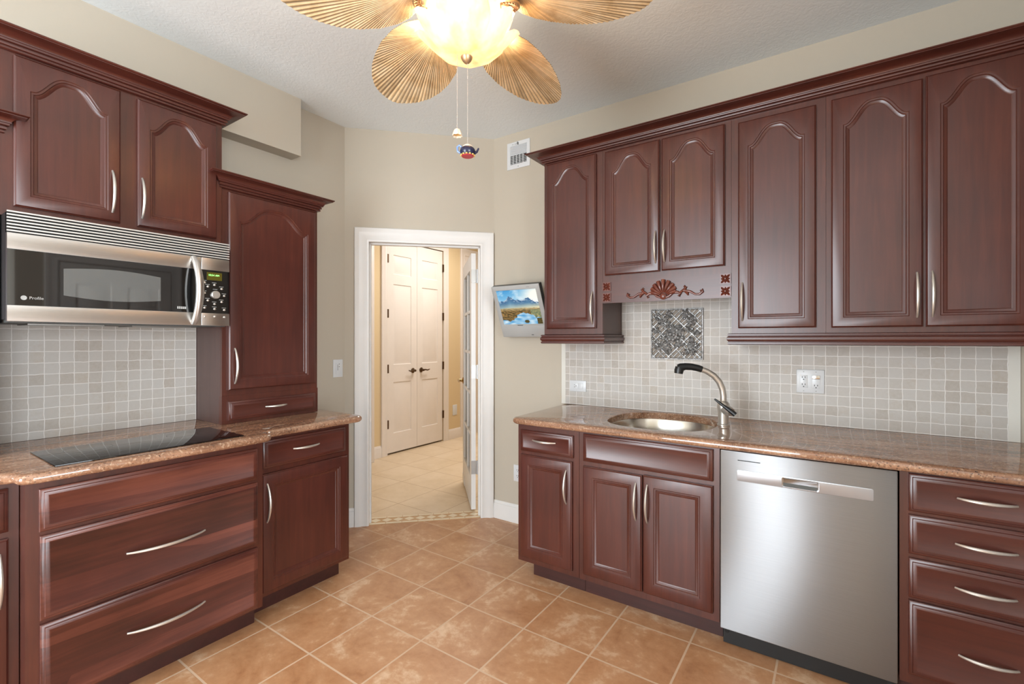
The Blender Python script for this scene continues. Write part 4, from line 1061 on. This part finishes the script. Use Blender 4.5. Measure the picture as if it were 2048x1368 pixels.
def leaf_at(outline, phi, root):
    """distance from root to the outline in direction phi"""
    pts = [(x, y) for x, y in outline] + [(x, -y) for x, y in outline[::-1][1:]]
    dx, dy = math.cos(phi), math.sin(phi); best = .02
    n = len(pts)
    for i in range(n):
        (x0, y0), (x1, y1) = pts[i], pts[(i+1) % n]
        x0 -= root; x1 -= root; ex, ey = x1-x0, y1-y0; den = dx*ey - dy*ex
        if abs(den) < 1e-9: continue
        tt = (x0*ey - y0*ex)/den; ss = (x0*dy - y0*dx)/den
        if tt > 0 and -1e-6 <= ss <= 1 + 1e-6: best = max(best, tt)
    return best
outl = leaf_radius_outline(); ROOT = .195
NP = 150   # pleats
for k in range(5):
    ang = FWD + math.radians(40 - 72 * k)
    ca, sa = math.cos(ang), math.sin(ang)
    pitch = math.radians(11)
    def TB_(x, y, z, ca=ca, sa=sa):
        y2, z2 = y*math.cos(pitch) - z*math.sin(pitch), y*math.sin(pitch) + z*math.cos(pitch)
        zz = 2.580 + z2 - .085 * (x / .66) ** 1.4
        return (FX + ca*x - sa*y2, FY + sa*x + ca*y2, zz)
    bl = B(TB_); nphi = NP * 4; nr = 9; rings = []
    top, bot = [], []
    for side, sgn, store in ((1, 1, top), (-1, -1, bot)):
        for i in range(nphi):
            phi = -PI + 2*PI*i/nphi; R_ = leaf_at(outl, phi, ROOT); row = []
            tri = abs(((i % 4) / 2.0) - 1.0) * 2 - 1       # pleat wave
            edge = 1 - .012 * (noise.noise(Vector((math.cos(phi)*6, math.sin(phi)*6, k*3.1))) )
            for j in range(nr + 1):
                q = j / nr; r_ = .004 + (R_*edge - .004) * q
                x, y = ROOT + r_*math.cos(phi), r_*math.sin(phi)
                zp = tri * .0016 * math.sin(min(1, q*1.6) * PI/2) * min(1.0, R_ / .2 + .3)
                zv = -.16 * abs(y) * (0.35 + .65*min(1, max(0, (x - .15)/.3))) + .012 * max(0, 1 - (r_ / .09) ** 2)
                row.append((x, y, zp + zv + (.0008 if side > 0 else -.0008)))
            store.append(row)
    rib = bl.bm.loops.layers.color.new('rib'); rk = random.Random(k + 3)
    tone = [0.84 + .16 * rk.random() for _ in range(NP)]
    shade = [tone[i // 4] * (.62 if i % 4 == 0 else 1.0) for i in range(nphi)]
    for grid in (top, bot):
        vg = [[bl.v(p_) for p_ in row] for row in grid]
        for i in range(nphi):
            for j in range(nr):
                i2 = (i + 1) % nphi; f = bl.bm.faces.new((vg[i][j], vg[i2][j], vg[i2][j+1], vg[i][j+1]))
                for lp, q in zip(f.loops, (i, i2, i2, i)): lp[rib] = (shade[q],) * 3 + (1,)
        if grid is top: vt = vg
        else:
            for i in range(nphi):
                i2 = (i+1) % nphi; f = bl.bm.faces.new((vt[i][nr], vt[i2][nr], vg[i2][nr], vg[i][nr]))
                for lp in f.loops: lp[rib] = (.6, .6, .6, 1)
    blade = bl.build('blade', M['palm'], fan, smooth=0)
    bi = B(TB_)
    bi.tube([(.085, 0, .052), (.115, 0, .030), (.150, 0, .0), (.175, 0, -.012)], [.016, .014, .013, .010], 10)
    bi.lathe([(.048, -.010), (.048, -.018), (.042, -.022), (.030, -.017), (.014, -.016)], (.150, 0, -.004), 26)
    bi.lathe([(.019, -.018), (.019, -.026), (.012, -.034), (.003, -.037)], (.150, 0, -.004), 18)
    irn = bi.build('blade_bracket', M['fan_metal'], fan)
    bi = B(TB_)
    for q in range(22):
        a = 2*PI*q/22; bi.tube([(.150 + .021*math.cos(a), .021*math.sin(a), -.0235), (.150 + .040*math.cos(a + .12), .040*math.sin(a + .12), -.0265)], [.0018, .0032], 6)
    bi.build('medallion_petals', M['fan_dark'], irn)
# petal bowl: a shallow dish carrying two rings of overlapping pressed-glass petals
b = B()
dish = [(.004, 2.392), (.030, 2.393), (.062, 2.399), (.092, 2.414), (.115, 2.434), (.130, 2.456), (.138, 2.480), (.141, 2.505)]
b.lathe(dish, (FX, FY, 0), 48, cap=False)
def petal(b, a0, r_off, z_off, wid, L_, curl):
    nu, nv = 12, 14; rows = []
    for j in range(nv + 1):
        q = j / nv; row = []
        # profile along the petal, from near the finial up the side and out over the rim
        th = q * L_
        pr = .148 * math.sin(min(th, 1.0) * PI/2) ** .9 + r_off + curl * max(0, q - .60) ** 1.5
        pz = 2.390 + .108 * (1 - math.cos(min(th, 1.0) * PI/2)) + .060 * max(0, q - .60) + z_off
        half = wid * (math.sin(PI * min(1, (q * .80 + .06))) ** .55) * (1 if q < .74 else max(0, 1 - ((q - .74) / .262) ** 2.2) ** .5)
        for i in range(nu + 1):
            s_ = i / nu * 2 - 1
            ang = a0 + s_ * half * (.148 / max(.05, pr))
            cup = -.010 * s_ * s_ * q + .0016 * math.cos(s_ * 9) * q
            rr_ = pr + cup
            row.append((FX + rr_*math.cos(ang), FY + rr_*math.sin(ang), pz + .010 * s_*s_ * q))
        rows.append(row)
    vg = [[b.v(p_) for p_ in row] for row in rows]
    for j in range(nv):
        for i in range(nu): b.bm.faces.new((vg[j][i], vg[j][i+1], vg[j+1][i+1], vg[j+1][i]))
for k in range(9): petal(b, FWD + 2*PI*(k + .5)/9, .004, .004, .42, .98, .10)
for k in range(9): petal(b, FWD + 2*PI*k/9, .012, -.006, .40, .86, .16)
bowl = b.build('light_bowl', M['bowl'], fan, smooth=60, recalc=False)
b = B(); b.lathe([(.003, 2.361), (.009, 2.363), (.016, 2.371), (.021, 2.381), (.022, 2.388), (.012, 2.392)], (FX, FY, 0), 24); b.build('finial', M['fan_metal'], fan)
b = B(); b.tube([(FX, FY, 2.56), (FX, FY, 2.376)], .008, 12); b.build('lamp_stem', M['fan_metal'], fan)
RGT = Vector((math.cos(YAW), math.sin(YAW), 0))
def chain(off, fwd, z0, z1, name='pull_chain'):
    c_ = Vector((FX, FY, 0)) + RGT*off + Vector((-math.sin(YAW), math.cos(YAW), 0))*fwd
    b = B(); b.tube([(c_.x, c_.y, z0), (c_.x, c_.y, z1)], .0007, 6)
    n = int((z0 - z1) / .0058)
    for i in range(n):
        z = z0 - .0058*(i + .5); b.lathe([(.0006, -.0019), (.0019, -.0008), (.0019, .0008), (.0006, .0019)], (c_.x, c_.y, z), 6)
    b.build(name, M['nickel'], fan, smooth=60); return c_
c1 = chain(0.0036, 0, 2.362, 2.066); c2 = chain(-.0330, -.012, 2.400, 2.118)
# charms that hang on the chains
t = thing('teapot_charm', 'tiny dark blue and red teapot charm hanging from the longer fan chain', 'charm', (c1.x, c1.y, 2.02))
cx, cy = c1.x, c1.y
M['ch_red'] = plain('charm_red', lin(176, 40, 60), .25); M['ch_navy'] = plain('charm_navy', lin(34, 36, 62), .2); M['ch_blue'] = plain('charm_blue', lin(110, 140, 200), .25)
M['ch_cream'] = plain('charm_cream', lin(232, 214, 190), .3); M['ch_teal'] = plain('charm_teal', lin(40, 90, 100), .25); M['ch_gold'] = plain('charm_gold', lin(226, 180, 90), .35)
b = B(); b.lathe([(.022, 2.024), (.027, 2.032), (.029, 2.040), (.026, 2.049), (.018, 2.056)], (cx, cy, 0), 24); b.build('pot', M['ch_navy'], t)
b = B(); b.lathe([(.019, 2.055), (.017, 2.060), (.010, 2.0645), (.004, 2.0665)], (cx, cy, 0), 20); b.build('lid', M['ch_cream'], t)
b = B(); b.lathe([(.002, 2.0215), (.021, 2.0215), (.0225, 2.024), (.020, 2.026)], (cx, cy, 0), 24); b.build('base', M['ch_red'], t)
b = B()
for k in range(12):
    a = 2*PI*k/12; b.lathe([(.0035, -.002), (.0042, 0), (.0035, .002)], (cx + .0235*math.cos(a), cy + .0235*math.sin(a), 2.026), 8)
b.build('scalloped_edge', M['ch_gold'], t)
b = B(); q = lambda r_, z: tuple(Vector((cx, cy, z)) + RGT*r_); b.tube([q(.024, 2.034), q(.034, 2.040), q(.040, 2.052)], [.006, .0045, .003], 10); b.build('spout', M['ch_navy'], t)
b = B(); b.tube([q(-.024, 2.034), q(-.036, 2.040), q(-.038, 2.056), q(-.030, 2.063), q(-.022, 2.056)], .0036, 8); b.build('handle', M['ch_blue'], t)
cx, cy = c2.x, c2.y
t = thing('flower_charm', 'tiny cream glass flower charm hanging from the shorter fan chain', 'charm', (cx, cy, 2.09))
b = B(); rows = []
for r_, z in ((.003, 2.119), (.010, 2.115), (.0135, 2.108), (.0155, 2.100), (.0175, 2.092)):
    rows.append([(cx + (r_ * (1 + .10*math.cos(8*2*PI*i/48)*(2.12 - z)/.028))*math.cos(2*PI*i/48), cy + (r_ * (1 + .10*math.cos(8*2*PI*i/48)*(2.12 - z)/.028))*math.sin(2*PI*i/48), z) for i in range(48)])
b.loops(rows, True, False); b.build('glass_shade', M['ch_cream'], t)
b = B(); b.lathe([(.002, 2.0985), (.0145, 2.0985), (.0145, 2.1005), (.002, 2.101)], (cx, cy, 0), 20); b.build('amber_centre', M['ch_gold'], t)
for k in range(3):
    a = FWD + 2*PI*k/3 + .5
    point('fan_bulb', (FX + .062*math.cos(a), FY + .062*math.sin(a), 2.475), 7.5, (1.0, 0.83, 0.60), .022)
